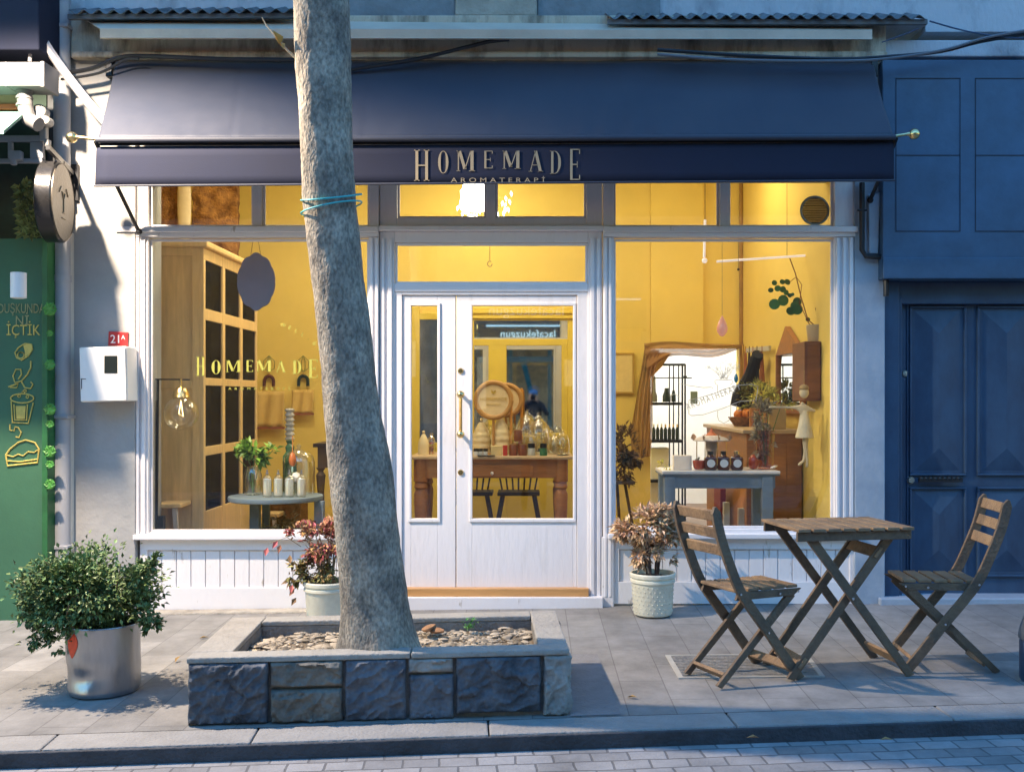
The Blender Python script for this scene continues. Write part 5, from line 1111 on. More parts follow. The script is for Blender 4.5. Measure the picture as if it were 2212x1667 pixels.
# round grey table
rt = thing('round_table', 'round grey painted table displaying bottles in the left window', 'table', P(590, 1250, 7.85))
c = P(596, 1070, 7.80); s = MB(); s.lathe([(.325, -.035), (.338, -.03), (.342, -.012), (.338, 0), (.0, .0)], c, 48); s.build('tabletop', greyblue, rt, True)
for px in (551, 690):
    s = MB(); p = P(px, 1080, 7.75); s.box((p.x - .034, 7.72, ZF), (p.x + .034, 7.79, c.z - .035)); s.build('leg', greyblue, rt, bevel=.004)
s = MB(); s.box((X(551, 7.75), 7.95, ZF), (X(551, 7.75) + .05, 8.0, c.z - .035)); s.build('leg', greyblue, rt)
zt2 = c.z
vs_ = thing('vase_with_leaves', 'clear glass vase of green and yellow leaves on the round grey table', 'vase', (X(548, 7.85), 7.85, zt2))
bx = Vector((X(546, 7.85), 7.85, zt2 + .001)); s = MB(); s.lathe([(.05, 0), (.062, .01), (.07, .08), (.066, .15), (.05, .19), (.055, .21)], bx, 20); s.build('vase', jarglass, vs_, True)
s = MB(); foliage(s, bx + Vector((.005, 0, .29)), (.085, .08, .10), 420, .07, .034, 44, 14); foliage(s, bx + Vector((-.13, 0, .30)), (.05, .05, .03), 26, .06, .03, 45, 5); foliage(s, bx + Vector((.13, 0, .31)), (.07, .05, .05), 70, .06, .03, 46, 6)
s.build('foliage', M('window_leaf', (.16, .30, .04), .45, var=.4, scale=16, island=.5), vs_)
s = MB()
for e in ((-.14, 0, .30), (.15, 0, .33), (0, .02, .3), (.05, -.02, .25), (-.05, .02, .28)): s.tube([bx + Vector((0, 0, .02)), bx + Vector((e[0] * .3, e[1], .2)), bx + Vector(e)], .003, 5)
s.build('stem', M('green_stem', (.1, .2, .04), .6), vs_)
for i, (px, lab) in enumerate(((577, 'leftmost'), (601, 'second from left'), (625, 'third from left'), (651, 'rightmost'))):
    b_ = Vector((X(px, 7.68), 7.68, zt2 + .001)); o = thing('bottle', lab + ' clear bottle with tall white label on the round grey table', 'bottle', b_, 'white labelled bottles on the grey table')
    s = MB(); s.lathe([(.030, 0), (.034, .005), (.034, .125), (.026, .145), (.011, .155), (.011, .165)], b_, 18); s.build('glass', jarglass, o, True)
    s = MB(); s.lathe([(.027, .012), (.029, .014), (.029, .13), (.027, .132)], b_, 18); s.build('label', label, o, True)
    s = MB(); s.lathe([(.009, .165), (.012, .167), (.012, .172), (.006, .175), (.006, .195), (.0, .197)], b_, 10); s.build('pump', M('grey_pump', (.25, .26, .27), .4), o, True)
lathe_thing('glass_cloche', 'clear glass dome at the right end of the round grey table', 'cloche', 646, 1070, 7.95, [('dome', jarglass, [(34, 1069), (34, 1000), (30, 985), (20, 974), (6, 970), (3, 967)]), ('knob', jarglass, [(3, 967), (6, 963), (0, 957)])])
lathe_thing('dark_bottle', 'dark green bottle with ball stopper standing behind the glass dome', 'bottle', 626, 1066, 8.05, [('body', M('green_bottle', (.05, .12, .06), .2), [(14, 1066), (15, 1060), (15, 985), (8, 975), (10, 965), (5, 958), (9, 952), (0, 950)])])
s = MB(); s.lathe([(max(.006, (9 + 2.2 * math.sin(i * 1.9)) * 8.08 / F), (950 - (950 - 882) * 0 - 950 + i * 3.1) * 8.08 / F) for i in range(23)], P(626, 950, 8.08), 16); tag(s.build('beaded_column', M('beaded_glass', (.70, .66, .58), .15, trans=.3), None, True), 'stacked white glass bead column above the dark bottle', 'ornament')
lathe_thing('egg_ornament', 'orange brown egg ornament hanging on a loop over the glass dome', 'ornament', 632, 1015, 7.7, [('egg', M('orange_egg', (.50, .14, .03), .35), [(0, 1008), (5, 1005), (8, 996), (8, 990), (5, 980), (0, 975)]), ('loop', M('orange_cord', (.6, .25, .05), .6), [(1.2, 975), (1.2, 940)])])
lathe_thing('white_ball', 'small white round ball between the bottles on the grey table', 'ball', 640, 1068, 7.75, [('stand', jarglass, [(5, 1068), (2, 1040)]), ('ball', label, [(0, 1042), (7, 1038), (10, 1030), (7, 1022), (0, 1019)])])
# dried basket under the table, dark table behind
bk_ = thing('dried_plant_tray', 'pale oval tray of dried wild grass on the floor under the grey table', 'plant tray', P(620, 1150, 7.9))
c = P(605, 1145, 7.9); s = MB(); s.lathe([(.14, -.03), (.17, 0), (.175, .01)], c, 28); s.build('tray', M('pale_tray', (.55, .52, .45), .6), bk_, True)
s = MB(); s.tube([c + Vector((0, 0, -.3)), c + Vector((0, 0, -.03))], .05); s.box((c.x - .16, c.y - .1, ZF), (c.x + .16, c.y + .1, c.z - .29)); s.build('stand', darkwood, bk_)
s = MB(); foliage(s, c + Vector((0, 0, .07)), (.15, .12, .08), 500, .05, .008, 51, 14); s.build('foliage', M('dry_grass', (.30, .27, .20), .8, island=.5), bk_)
dt = thing('dark_side_table', 'dark wooden side table partly hidden behind the tree trunk', 'table', P(735, 1200, 8.8))
s = MB(); s.pb(676, 958, 800, 966, 8.8, .5); s.build('tabletop', darkwood, dt); s = MB(); s.pb(686, 966, 800, 1010, 8.82, .4); s.build('apron', M('brown_apron', (.14, .09, .05), .6), dt)
for px in (693, 790):
    s = MB(); p = P(px, 1010, 8.85); s.lathe([(.02, ZF - p.z), (.035, -.5), (.028, -.2), (.04, -.06), (.02, -.03), (.04, 0)], p, 12); s.build('leg', M('brown_apron', (0, 0, 0)), dt, True)
s = MB(); s.pb(570, 1085, 650, 1150, 9.2, .3); s.pb(575, 1080, 645, 1086, 9.15, .35); o = s.build('wicker_basket', M('wicker', (.26, .12, .04), .8, var=.5, scale=30, bump=.8), None, bevel=.02); tag(o, 'brown wicker basket on the floor behind the grey table', 'basket')
# wall hangings
for px, col, lab, (x0, y0, x1, y1), l2 in ((581, (.10, .03, .015), 'dark brown', (555, 845, 615, 922), 'larger'), (655, (.015, .03, .025), 'dark green', (632, 842, 678, 892), 'smaller')):
    Yw = YB - .03; o = thing('rainbow_hanging', lab + ' arch shaped woven hanging on the yellow wall', 'wall hanging', P(px, 830, Yw), 'woven arch wall hangings')
    s = MB(); s.tube([P(px - 10, 834, Yw), P(px - 10, 824, Yw)] + [P(px + 10 * math.cos(R(180 - a)), 823 - 11 * math.sin(R(a)), Yw) for a in range(0, 181, 20)] + [P(px + 10, 834, Yw)], .016, 8); s.build('arch', M('yarn_' + lab.replace(' ', '_'), col, .9), o, True)
    s = MB(); s.tube([P(px, 812, Yw), P(px, 802, Yw)], .003); s.build('loop', M('orange_cord', (0, 0, 0)), o)
    o = thing('glass_ornament', 'faceted yellow glass ornament hung above the %s arch hanging' % lab, 'ornament', P(px, 785, Yw)); s = MB()
    for a in range(4): s.tube([P(px, 768, Yw), P(px - 12 + 8 * a, 780, Yw - .02 * (a % 2)), P(px - 12 + 8 * a, 795, Yw), P(px, 803, Yw)], .004, 5)
    s.build('wire', M('olive_wire', (.25, .25, .05), .5), o)
    o = thing('cloth_banner', '%s cream cloth banner pinned on the yellow wall below the %s arch' % (l2, lab), 'banner', P((x0 + x1) / 2, y1, Yw))
    s = MB(); g = []; n = 14
    for j in range(9): g.append([s.v(P(x0 + (x1 - x0) * i / n, y0 + (y1 - y0) * j / 8, Yw - .01) + Vector((0, -.02 - .012 * math.sin(i * .9 + j * .2) - .02 * j / 8, 0))) for i in range(n + 1)])
    for j in range(8):
        for i in range(n): s.bm.faces.new([g[j][i], g[j][i+1], g[j+1][i+1], g[j+1][i]])
    b_ = s.build('cloth', M('ochre_cloth', (.62, .42, .12), .9, var=.08), o, True); b_.modifiers.new('t', 'SOLIDIFY').thickness = .004
    s = MB(); s.beam(P(x0, y1 + 2, Yw - .05), P(x1, y1 + 2, Yw - .05), .012, .02); s.build('rod', M('brown_rod', (.28, .09, .03), .6), o)
# ---- centre: display table
tt = thing('display_table', 'long brown wooden table with drawer and pale top, full of jars behind the door', 'table', (X(1065, 9.2), 9.2, ZF))
TY = 9.1; tz = Z(985, TY); xl, xr = X(884, TY), X(1238, TY)
s = MB(); s.box((xl, TY, tz - .03), (xr, TY + .7, tz)); s.build('tabletop', M('pale_top', (.55, .40, .24), .4), tt, bevel=.008)
s = MB(); s.box((xl + .05, TY + .04, tz - .19), (xr - .05, TY + .06, tz - .03)); s.box((xl + .05, TY + .62, tz - .19), (xr - .05, TY + .64, tz - .03)); s.build('apron', wood, tt)
s = MB(); s.pb(992, 1003, 1152, 1030, TY + .025, .014); dw = s.build('drawer', wood, tt, bevel=.003); s = MB(); s.ball(P(1063, 1022, TY + .015), .015, 10); s.build('knob', label, dw, True)
for px in (907, 1212):
    for yy in (TY + .08, TY + .6):
        p = Vector((X(px, TY), yy, tz - .03)); s = MB(); k = p.z - ZF; s.lathe([(.025, -k), (.04, -k + .05), (.055, -.45), (.06, -.30), (.045, -.26), (.06, -.24), (.05, -.20), (.062, -.19), (.062, -.0)], p, 18); s.build('leg', wood, tt, True)
def dchair(cx_, lab):
    o = thing('dining_chair', lab, 'chair', P(cx_, 1200, 9.95), 'dark spindle back chairs'); Yc_ = 9.6
    s = MB(); s.pb(cx_ - 46, 1063, cx_ + 46, 1071, Yc_, .3); s.build('seat', darkwood, o, bevel=.008)
    for q in (-1, 1):
        s = MB(); t = P(cx_ + q * 34, 1070, Yc_ + .05); s.tube([t, Vector((t.x + q * .08, t.y - .03, ZF))], [.022, .014], 8); s.build('leg', darkwood, o, True)
        s = MB(); t = P(cx_ + q * 34, 1070, Yc_ + .25); s.tube([t, Vector((t.x + q * .06, t.y + .05, ZF))], [.022, .014], 8); s.build('leg', darkwood, o, True)
    for i in range(7):
        s = MB(); q = (i - 3) / 3; s.tube([P(cx_ + q * 34, 1064, Yc_ + .27), P(cx_ + q * 44, 1012, Yc_ + .33), P(cx_ + q * 47, 975, Yc_ + .35)], .008, 6); s.build('spindle', darkwood, o, True)
    s = MB(); s.beam(P(cx_ - 50, 975, Yc_ + .35), P(cx_ + 50, 975, Yc_ + .35), .03, .06); s.build('top_rail', darkwood, o, bevel=.01)
dchair(1120, 'dark spindle chair behind the display table, seen under the drawer right of centre'); dchair(1018, 'dark spindle chair behind the display table, half hidden by the door stile')
# goods on the display table
def at(px, yy=.25): return Vector((X(px, TY + yy), TY + yy, tz + .001))
def hh(px, yy=.25): return px * (TY + yy) / F
cream_c = M('cream_ceramic', (.72, .60, .36), .35, var=.08)
for px, yy, h, wd_, lab in ((1040, .38, 75, 20, 'ribbed cream ceramic beehive jar behind the left candle jars'), (1081, .36, 86, 21, 'taller ribbed cream beehive jar in the middle of the display table'), (915, .3, 48, 12, 'plain cream ceramic jar with knob seen through the narrow door pane')):
    b_ = at(px, yy); o = thing('ceramic_jar', lab, 'jar', b_); s = MB(); n = 22; pr = []
    for i in range(n + 1):
        t = i / n; r = wd_ * (1 - max(0, t - .45) ** 1.7 * 2.1) * (1 + (.05 * math.sin(t * 34) if px > 1000 else 0)); pr.append((hh(max(r, 3)), hh(h) * t * .92))
    s.lathe(pr, b_, 22); s.build('body', cream_c, o, True); s = MB(); s.ball(b_ + Vector((0, 0, hh(h))), hh(3.5), 10); s.build('knob', cream_c, o, True)
ca = M('candle_amber', (.20, .06, .025), .3, var=.2); dl = M('black_lid', (.015, .015, .015), .4)
for px, up, lab in ((1109, 0, 'left square brown candle jar of the stack of three'), (1129, 0, 'right square brown candle jar of the stack of three'), (1119, 31, 'upper brown candle jar on top of the two square ones')):
    b_ = at(px, .08) + Vector((0, 0, hh(up, .08))); o = thing('candle_jar', lab, 'candle jar', b_, 'stacked brown candle jars'); s = MB(); w_ = hh(9, .08); h_ = hh(23, .08); s.lathe([(w_, 0), (w_ * 1.02, .004), (w_ * 1.02, h_ - .005), (w_ * .95, h_)], b_, 20); s.build('jar', ca, o, True, bevel=0)
    s = MB(); s.lathe([(w_ * .9, h_), (w_ * .95, h_ + .008), (0, h_ + .009)], b_, 20); s.build('lid', M('copper_lid', (.45, .30, .14), .3, metal=.7), o, True)
for i, px in enumerate((1028, 1038, 1049)):
    b_ = at(px, .05); o = thing('cosmetic_jar', ('leftmost', 'middle', 'rightmost')[i] + ' of three small black lidded jars at the front of the display table', 'jar', b_, 'small black lidded jars'); s = MB(); s.lathe([(.018, 0), (.020, .004), (.020, .038)], b_, 14); s.build('jar', label, o, True); s = MB(); s.lathe([(.021, .038), (.021, .062), (0, .063)], b_, 14); s.build('lid', dl, o, True)
for px, cc, lab in ((1148, (.45, .47, .45), 'grey labelled bottle with black cap right of the candle jars'), (1174, (.03, .14, .06), 'green bottle with black cap right of the grey labelled one')):
    b_ = at(px, .07); o = thing('cosmetic_bottle', lab, 'bottle', b_); s = MB(); s.lathe([(.030, 0), (.033, .004), (.033, .055), (.028, .065)], b_, 16); s.build('body', M('bottle_' + str(px), cc, .3), o, True); s = MB(); s.lathe([(.026, .065), (.030, .068), (.030, .105), (0, .106)], b_, 16); s.build('cap', dl, o, True)
b_ = at(1074, .06); s = MB(); s.box(b_ + Vector((-.055, 0, 0)), b_ + Vector((.04, .05, .085))); tag(s.build('gift_box', M('cream_box', (.66, .52, .26), .7), None, bevel=.003), 'cream paper box at the front of the display table beside a red box', 'box')
b_ = at(1091, .06); s = MB(); s.box(b_ + Vector((-.018, 0, 0)), b_ + Vector((.020, .05, .088))); tag(s.build('gift_box', M('red_box', (.45, .03, .02), .6), None, bevel=.003), 'narrow red box standing beside the cream paper box', 'box')
for px, lab in ((1041, 'round dark dish under the three small jars'), (1060, 'second flat dark dish at the front edge of the display table'), (1216, 'flat black tray at the right end of the display table')):
    b_ = at(px, .015 if px < 1200 else .1); s = MB(); s.lathe([(.035, 0), (.055 if px > 1200 else .04, .004), (.05 if px > 1200 else .036, .007)], b_, 18); tag(s.build('dish', dl, None, True), lab, 'dish', 'dark dishes on the display table')
for px, yy, r, h, lab in ((1118, .32, 17, 62, 'clear glass dome holding a red flower behind the stacked candles'), (1165, .30, 22, 84, 'large clear apothecary jar at the right of the display table'), (1146, .22, 15, 50, 'medium round glass jar in front of the large apothecary jar'), (1137, .42, 22, 92, 'tall glass dome at the back of the display table'), (932, .35, 9, 44, 'slim clear glass seen through the narrow door pane'), (1215, .25, 16, 52, 'low glass candy jar at the right end of the display table'), (1060, .52, 14, 60, 'narrow glass jar between the two ribbed beehive jars'), (1097, .55, 13, 66, 'narrow glass jar behind the nearer orange candle'), (1182, .50, 16, 60, 'round glass jar at the back behind the large apothecary jar'), (1198, .34, 12, 44, 'small glass jar between the apothecary jar and the candy jar')):
    b_ = at(px, yy); o = thing('glass_jar', lab, 'glass jar', b_, 'clear glass jars on the display table'); s = MB(); w_, h_ = hh(r, yy), hh(h, yy); s.lathe([(w_ * .7, 0), (w_ * .95, .01), (w_, h_ * .35), (w_ * .95, h_ * .6), (w_ * .7, h_ * .8), (w_ * .2, h_ * .9)], b_, 22); s.build('bowl', jarglass, o, True); s = MB(); s.ball(b_ + Vector((0, 0, h_ * .95)), hh(4, yy), 10); s.build('knob', jarglass, o, True)
    s = MB(); random.seed(px)
    for i in range(40): s.ball(b_ + Vector((random.uniform(-.5, .5) * w_, random.uniform(-.5, .5) * w_, random.uniform(.02, .55) * h_)), hh(2.2, yy), 6)
    s.build('filling', M('filling_' + str(px % 3), ((.5, .35, .12), (.6, .5, .3), (.35, .05, .03))[px % 3], .5, island=.4), o, True)
for px, y0, y1, yy in ((1104, 838, 985, .32), (1127, 826, 985, .45)):
    b_ = at(px, yy); h_ = hh(859, yy) * 0 + (Z(y0 + 12, TY + yy) - b_.z); o = thing('candle', ('nearer' if px == 1104 else 'farther') + ' tall thin orange candle standing among the glass jars', 'candle', b_, 'tall orange candles'); s = MB(); s.lathe([(.014, .05), (.012, h_ * .9), (.009, h_)], b_, 12); s.build('wax', M('orange_wax', (.65, .30, .05), .45), o, True); s = MB(); s.lathe([(.035, 0), (.03, .01), (.012, .02), (.018, .06)], b_, 14); s.build('holder', brass, o, True)
for px, yy, r, lab in ((1066, .28, 38, 'round wooden hoop sign with cream face and shop name'), (1093, .42, 33, 'second round wooden hoop sign mostly hidden behind the first')):
    c = P(px, 864, TY + yy); o = thing('round_sign', lab, 'sign', c); r_ = hh(r, yy); s = MB(); s.tube([c + Vector((r_ * math.cos(q), 0, r_ * math.sin(q))) for q in [2 * math.pi * i / 40 for i in range(41)]], .022, 10, False); s.build('hoop', M('light_oak_hoop', (.45, .24, .07), .5, var=.15), o, True)
    s = MB(); s.lathe([(r_, -.004), (r_, .004)], c, 40, 'Y'); s.build('face', M('cream_face', (.78, .62, .36), .6, var=.04), o)
    if px == 1066:
        s = MB(); s.text('HOMEMADE', .030, Matrix.Translation(c + Vector((0, -.008, -.005))), .001, .95, spacing=1.1); s.text('AROMATERAPİ', .013, Matrix.Translation(c + Vector((0, -.008, -.045))), .001, 1); s.leaf(c + Vector((0, -.008, .05)), (-.5, 0, 1), (0, -1, 0), .05, .02); s.leaf(c + Vector((0, -.008, .05)), (.5, 0, 1), (0, -1, 0), .05, .02); s.build('lettering', M('gold_print', (.55, .38, .06), .5), o)
    s = MB(); s.tube([c + Vector((0, .0, -r_)), Vector((c.x, c.y, tz))], .012); s.lathe([(.06, 0), (.06, .01)], Vector((c.x, c.y, tz + .001)), 16); s.build('stand', M('light_oak_hoop', (0, 0, 0)), o)
# ---- right window: blue table and goods
BY = 7.5; bz = Z(1017, BY); xl, xr = X(1430, BY), X(1686, BY)
bt = thing('window_table', 'blue grey painted table with white top in the right window', 'table', (X(1558, BY), BY, ZF))
s = MB(); s.box((xl, BY, bz - .022), (xr, BY + .42, bz)); s.build('tabletop', M('white_top', (.75, .72, .70), .35), bt, bevel=.005)
s = MB(); s.box((xl + .0, BY + .012, bz - .035), (xr - .0, BY + .41, bz - .0225)); s.box((xl + .03, BY + .03, bz - .125), (xr - .03, BY + .05, bz - .035)); s.box((xl + .03, BY + .37, bz - .125), (xr - .03, BY + .39, bz - .035)); s.build('apron', greyblue, bt, bevel=.003)
for px in (1448, 1660):
    for yy in (.02, .34):
        s = MB(); x = X(px, BY); s.box((x - .038, BY + yy, ZF), (x + .038, BY + yy + .07, bz - .036)); s.build('leg', greyblue, bt, bevel=.003)
def bt_at(px, yy=.12): return Vector((X(px, BY + yy), BY + yy, bz + .001))
for i, (px, lab) in enumerate(((1535, 'left'), (1563, 'middle'), (1592, 'right'))):
    b_ = bt_at(px, .06); o = thing('apothecary_bottle', lab + ' dark amber square bottle with round white label on the blue table', 'bottle', b_, 'dark bottles on the blue table')
    s = MB(); s.box(b_ + Vector((-.043, -.02, 0)), b_ + Vector((.043, .04, .095))); s.build('body', amber, o, bevel=.012); s = MB(); s.lathe([(.028, .095), (.018, .11), (.016, .115)], b_ + Vector((0, .01, 0)), 14); s.build('neck', amber, o, True)
    s = MB(); s.lathe([(.020, .112), (.021, .135), (0, .137)], b_ + Vector((0, .01, 0)), 14); s.build('cap', dl if i < 2 else brass, o, True)
    s = MB(); s.lathe([(.029, -.0235), (.029, -.0205)], b_ + Vector((0, 0, .050)), 28, 'Y'); s.build('label', label, o)
ca_ = thing('toy_carousel', 'small merry-go-round toy with orange and grey canopy on the blue table', 'toy carousel', bt_at(1537, .28))
b_ = bt_at(1537, .28); k = (BY + .28) / F
def ca_z(py): return Z(py, BY + .28)
s = MB(); s.lathe([(.10, 0), (.11, .01), (.10, .02)], b_, 24); s.build('base', darkwood, ca_, True); s = MB(); s.lathe([(.028, .02), (.024, .06), (.034, .10), (.045, ca_z(952) - b_.z)], b_, 18); s.build('column', M('grey_column', (.32, .29, .27), .5), ca_, True)
s = MB(); s.lathe([(40 * k, ca_z(952) - b_.z), (41 * k, ca_z(950) - b_.z), (28 * k, ca_z(944) - b_.z), (14 * k, ca_z(940) - b_.z)], b_, 16); s.build('canopy_rim', M('pale_canopy', (.55, .50, .48), .5, var=.3, scale=30), ca_); s = MB(); s.lathe([(15 * k, ca_z(941) - b_.z), (6 * k, ca_z(934) - b_.z), (1.5 * k, ca_z(926) - b_.z), (0, ca_z(922) - b_.z)], b_, 12); s.build('canopy_top', M('orange_canopy', (.50, .12, .04), .5), ca_)
for i in range(8):
    q = i * math.pi / 4 + .2; e = b_ + Vector((math.cos(q) * 34 * k, math.sin(q) * 34 * k, 0)); s = MB(); s.tube([e + Vector((0, 0, .0)), Vector((e.x, e.y, ca_z(950)))], .0022, 5); s.build('rod', brass, ca_); s = MB(); s.ball(e + Vector((0, 0, .055)), .016, 8, (1, 1, .8)); s.ball(e + Vector((.014, 0, .072)), .008, 6); s.build('horse', M('dark_horse', (.10, .09, .08), .4), ca_, True)
    s = MB(); e2 = b_ + Vector((math.cos(q) * 40 * k, math.sin(q) * 40 * k, 0)); s.leaf(Vector((e2.x, e2.y, ca_z(951))), (math.cos(q) * .2, math.sin(q) * .2, 1), (-math.sin(q), math.cos(q), 0), .05, .045, .1); s.build('finial', M('tan_finial', (.45, .27, .15), .5), ca_)
b_ = bt_at(1478, .1); s = MB(); s.M = Matrix.Translation(b_); s.box((-.075, 0, 0), (.055, .07, .102)); o = s.build('white_box', M('pinkish_white_box', (.72, .64, .56), .6), None, bevel=.004); tag(o, 'pinkish white box with faint print at the left of the blue table', 'box')
lathe_thing('red_bowl', 'small red orange glass bowl beside the white box on the blue table', 'bowl', 1510, 1012, BY + .1, [('bowl', M('red_glass', (.45, .06, .02), .15, coat=.5), [(9, 1013), (12, 1010), (14, 998), (14, 994), (12, 994), (10, 1008), (0, 1010)])])
lathe_thing('red_glass_ball', 'round red glass ornament between the bottles and the flower vase', 'ornament', 1627, 1014, BY + .16, [('ball', M('red_glass', (0, 0, 0)), [(0, 1014), (8, 1011), (11, 1002), (9, 990), (4, 983), (0, 981)])])
fv = thing('flower_vase', 'glass vase of pale dried flowers at the right end of the blue table', 'vase', bt_at(1653, .2)); b_ = bt_at(1653, .2)
s = MB(); s.lathe([(.052, 0), (.06, .01), (.062, .10), (.07, .28)], b_, 20); s.build('vase', glass_mat('pink_glass', (.85, .62, .60), .08), fv, True)
s = MB(); foliage(s, b_ + Vector((-.02, 0, .20)), (.065, .06, .16), 420, .055, .017, 61, 18); foliage(s, b_ + Vector((-.03, 0, .38)), (.08, .07, .10), 260, .06, .016, 62, 12); s.build('dried_flowers', M('pale_dried', (.46, .38, .24), .7, island=.5, var=.3, scale=30), fv)
s = MB(); foliage(s, b_ + Vector((.0, .03, .53)), (.13, .10, .07), 460, .06, .014, 64, 14); foliage(s, b_ + Vector((.15, 0, .48)), (.10, .05, .03), 140, .05, .014, 65, 6); s.build('yellow_flowers', M('yellow_flower', (.62, .55, .10), .6, island=.5, var=.3, scale=30), fv, lab='bright yellow and green sprays')
s = MB()
for e in ((-.05, 0, .4), (.03, 0, .5), (.12, 0, .48), (-.02, .02, .52)): s.tube([b_ + Vector((0, 0, .02)), b_ + Vector((e[0] * .4, e[1], .25)), b_ + Vector(e)], .003, 5)
s.build('stem', M('green_stem', (0, 0, 0)), fv)
b_ = bt_at(1672, .12); s = MB(); pebble(s, b_ + Vector((0, 0, .02)), .035); tag(s.build('white_shell', label, None, True), 'small white shell at the right corner of the blue table', 'shell')
b_ = bt_at(1434, .1); s = MB(); foliage(s, b_ + Vector((0, 0, .03)), (.05, .04, .035), 90, .03, .02, 70, 6); tag(s.build('dried_posy', M('yellow_flower', (0, 0, 0)), None), 'little bunch of yellow dried flowers at the left corner of the blue table', 'flowers')
# things on the floor below the blue table
for px, lab, cc in ((1570, 'left', (.75, .72, .70)), (1602, 'right', (.70, .60, .50))):
    b_ = P(px, 1138, 7.9); s = MB(); s.box((b_.x - .022, b_.y, ZF), (b_.x + .022, b_.y + .05, Z(1085 + (px - 1570) * .4, 7.9))); tag(s.build('tall_box', M('tall_box_' + lab, cc, .5), None, bevel=.003), lab + ' tall narrow pale box standing on the floor under the blue table', 'box')
b_ = P(1562, 1120, 8.6); s = MB(); s.box((b_.x - .022, b_.y, ZF), (b_.x + .022, b_.y + .3, Z(1056, 8.6))); tag(s.build('red_board', M('dark_red', (.22, .015, .015), .5), None), 'narrow dark red board behind the boxes under the blue table', 'board')
# doorway drape, shelf unit in the back room
dr_ = thing('drape', 'sheer brown curtain gathered around the opening to the white back room', 'curtain', P(1400, 745, YB - .1))
gz = bpy.data.materials.new('brown_gauze'); gz.use_nodes = True; n_ = gz.node_tree.nodes; l_ = gz.node_tree.links; mx = n_.new('ShaderNodeMixShader'); tp_ = n_.new('ShaderNodeBsdfTransparent'); mx.inputs[0].default_value = .78
b0 = n_['Principled BSDF']; b0.inputs['Base Color'].default_value = (.40, .21, .075, 1); b0.inputs['Roughness'].default_value = .9; l_.new(tp_.outputs[0], mx.inputs[1]); l_.new(b0.outputs[0], mx.inputs[2]); l_.new(mx.outputs[0], n_['Material Output'].inputs[0])
def cloth(mb, left, right, Y, nj=26, ni=40, amp=.02, fr=5):
    g = []
    for j in range(nj + 1):
        t = j / nj; a = lerp2(left, t); b = lerp2(right, t)
        g.append([mb.v(P(a[0] + (b[0] - a[0]) * i / ni, a[1] + (b[1] - a[1]) * i / ni, Y) + Vector((0, -.03 - amp * (1 + math.sin(i / ni * 2 * math.pi * fr + 1.6 * math.sin(t * 4 + i * .11)) * (.5 + abs(noise.noise(Vector((i * .17, t * 3, 2)))) * 1.6)), 0))) for i in range(ni + 1)])
    for j in range(nj):
        for i in range(ni): mb.bm.faces.new([g[j][i], g[j][i+1], g[j+1][i+1], g[j+1][i]])
s = MB(); cloth(s, [(1392, 745), (1375, 850), (1362, 930), (1365, 990)], [(1425, 760), (1410, 830), (1408, 920), (1403, 985)], YB - .04); s.build('hanging_side', gz, dr_, True)
s = MB(); cloth(s, [(1390, 742), (1440, 738), (1520, 742), (1606, 744)], [(1398, 806), (1448, 770), (1540, 772), (1598, 752)], YB - .06, fr=3, amp=.012); s.build('swag', gz, dr_, True)
s = MB(); s.face([P(1398, 760, YB - .02), P(1450, 762, YB - .02), P(1430, 792, YB - .02), P(1410, 812, YB - .02), P(1398, 816, YB - .02)]); cloth(s, [(1600, 745), (1604, 850), (1600, 930)], [(1625, 748), (1622, 830), (1606, 925)], YB - .05, fr=2); s.build('right_gather', M('sheer_yellow', (.62, .40, .10), .9), dr_, True)
sf = thing('shelving_unit', 'black metal shelving with rails in the white back room', 'shelf', P(1460, 1100, 10.9)); Ysf = 10.8
s = MB()
for yy in (869, 950, 1036): s.pb(1380, yy, 1476, yy + 6, Ysf, .35)
s.pb(1430, 785, 1480, 790, Ysf, .05); s.build('shelf', black, sf)
for px in (1446, 1455, 1466, 1474, 1480): s = MB(); s.tube([P(px, 786 if px > 1440 else 800, Ysf + .3), (X(px, Ysf + .3), Ysf + .3, ZF)], .010 if px > 1470 else .007, 6); s.build('rail', black, sf)
s = MB(); s.tube([P(1410, 816, Ysf), P(1495, 816, Ysf)], .006); s.ball(P(1480, 814, Ysf), .02, 8); s.build('cross_rod', black, sf)
for i in range(7):
    px = 1412 + i * 8.5; o = lathe_thing('black_bottle', ('first', 'second', 'third', 'fourth', 'fifth', 'sixth', 'seventh')[i] + ' black bottle from the left on the lower shelf of the back room', 'bottle', px, 949, Ysf + .1, [('body', M('green_black_glass', (.02, .035, .03), .2), [(3.8, 949), (4, 928), (1.6, 922)]), ('cap', label if i < 3 else brass, [(1.8, 922), (1.8, 916)])], 'black bottles in the back room')
for px, r, t, lab in ((1440, 9, 838, 'black jug on the upper shelf of the back room'), (1455, 5, 843, 'small black bottle beside the jug on the upper shelf'), (1412, 8, 812, 'grey glass pitcher at the left of the upper shelf')):
    lathe_thing('jug', lab, 'jug', px, 868, Ysf + .1, [('body', M('green_black_glass', (0, 0, 0)) if px > 1420 else M('grey_pitcher', (.22, .22, .22), .3), [(r, 868), (r, 855), (r * .6, 845), (r * .5, t)])])
s = MB(); s.pb(1492, 845, 1507, 872, 11.55, .03); tag(s.build('wall_panel', M('grey_green_panel', (.16, .19, .14), .4), None, bevel=.004), 'small grey green control panel on the white back room wall', 'control panel')
s = MB(); s.box((X(1405, 10.9), 10.9, ZF), (X(1445, 10.9), 11.2, Z(967, 10.9))); tag(s.build('white_appliance', M('white_enamel', (0, 0, 0)), None, bevel=.01), 'white appliance below the black shelves in the back room', 'appliance')
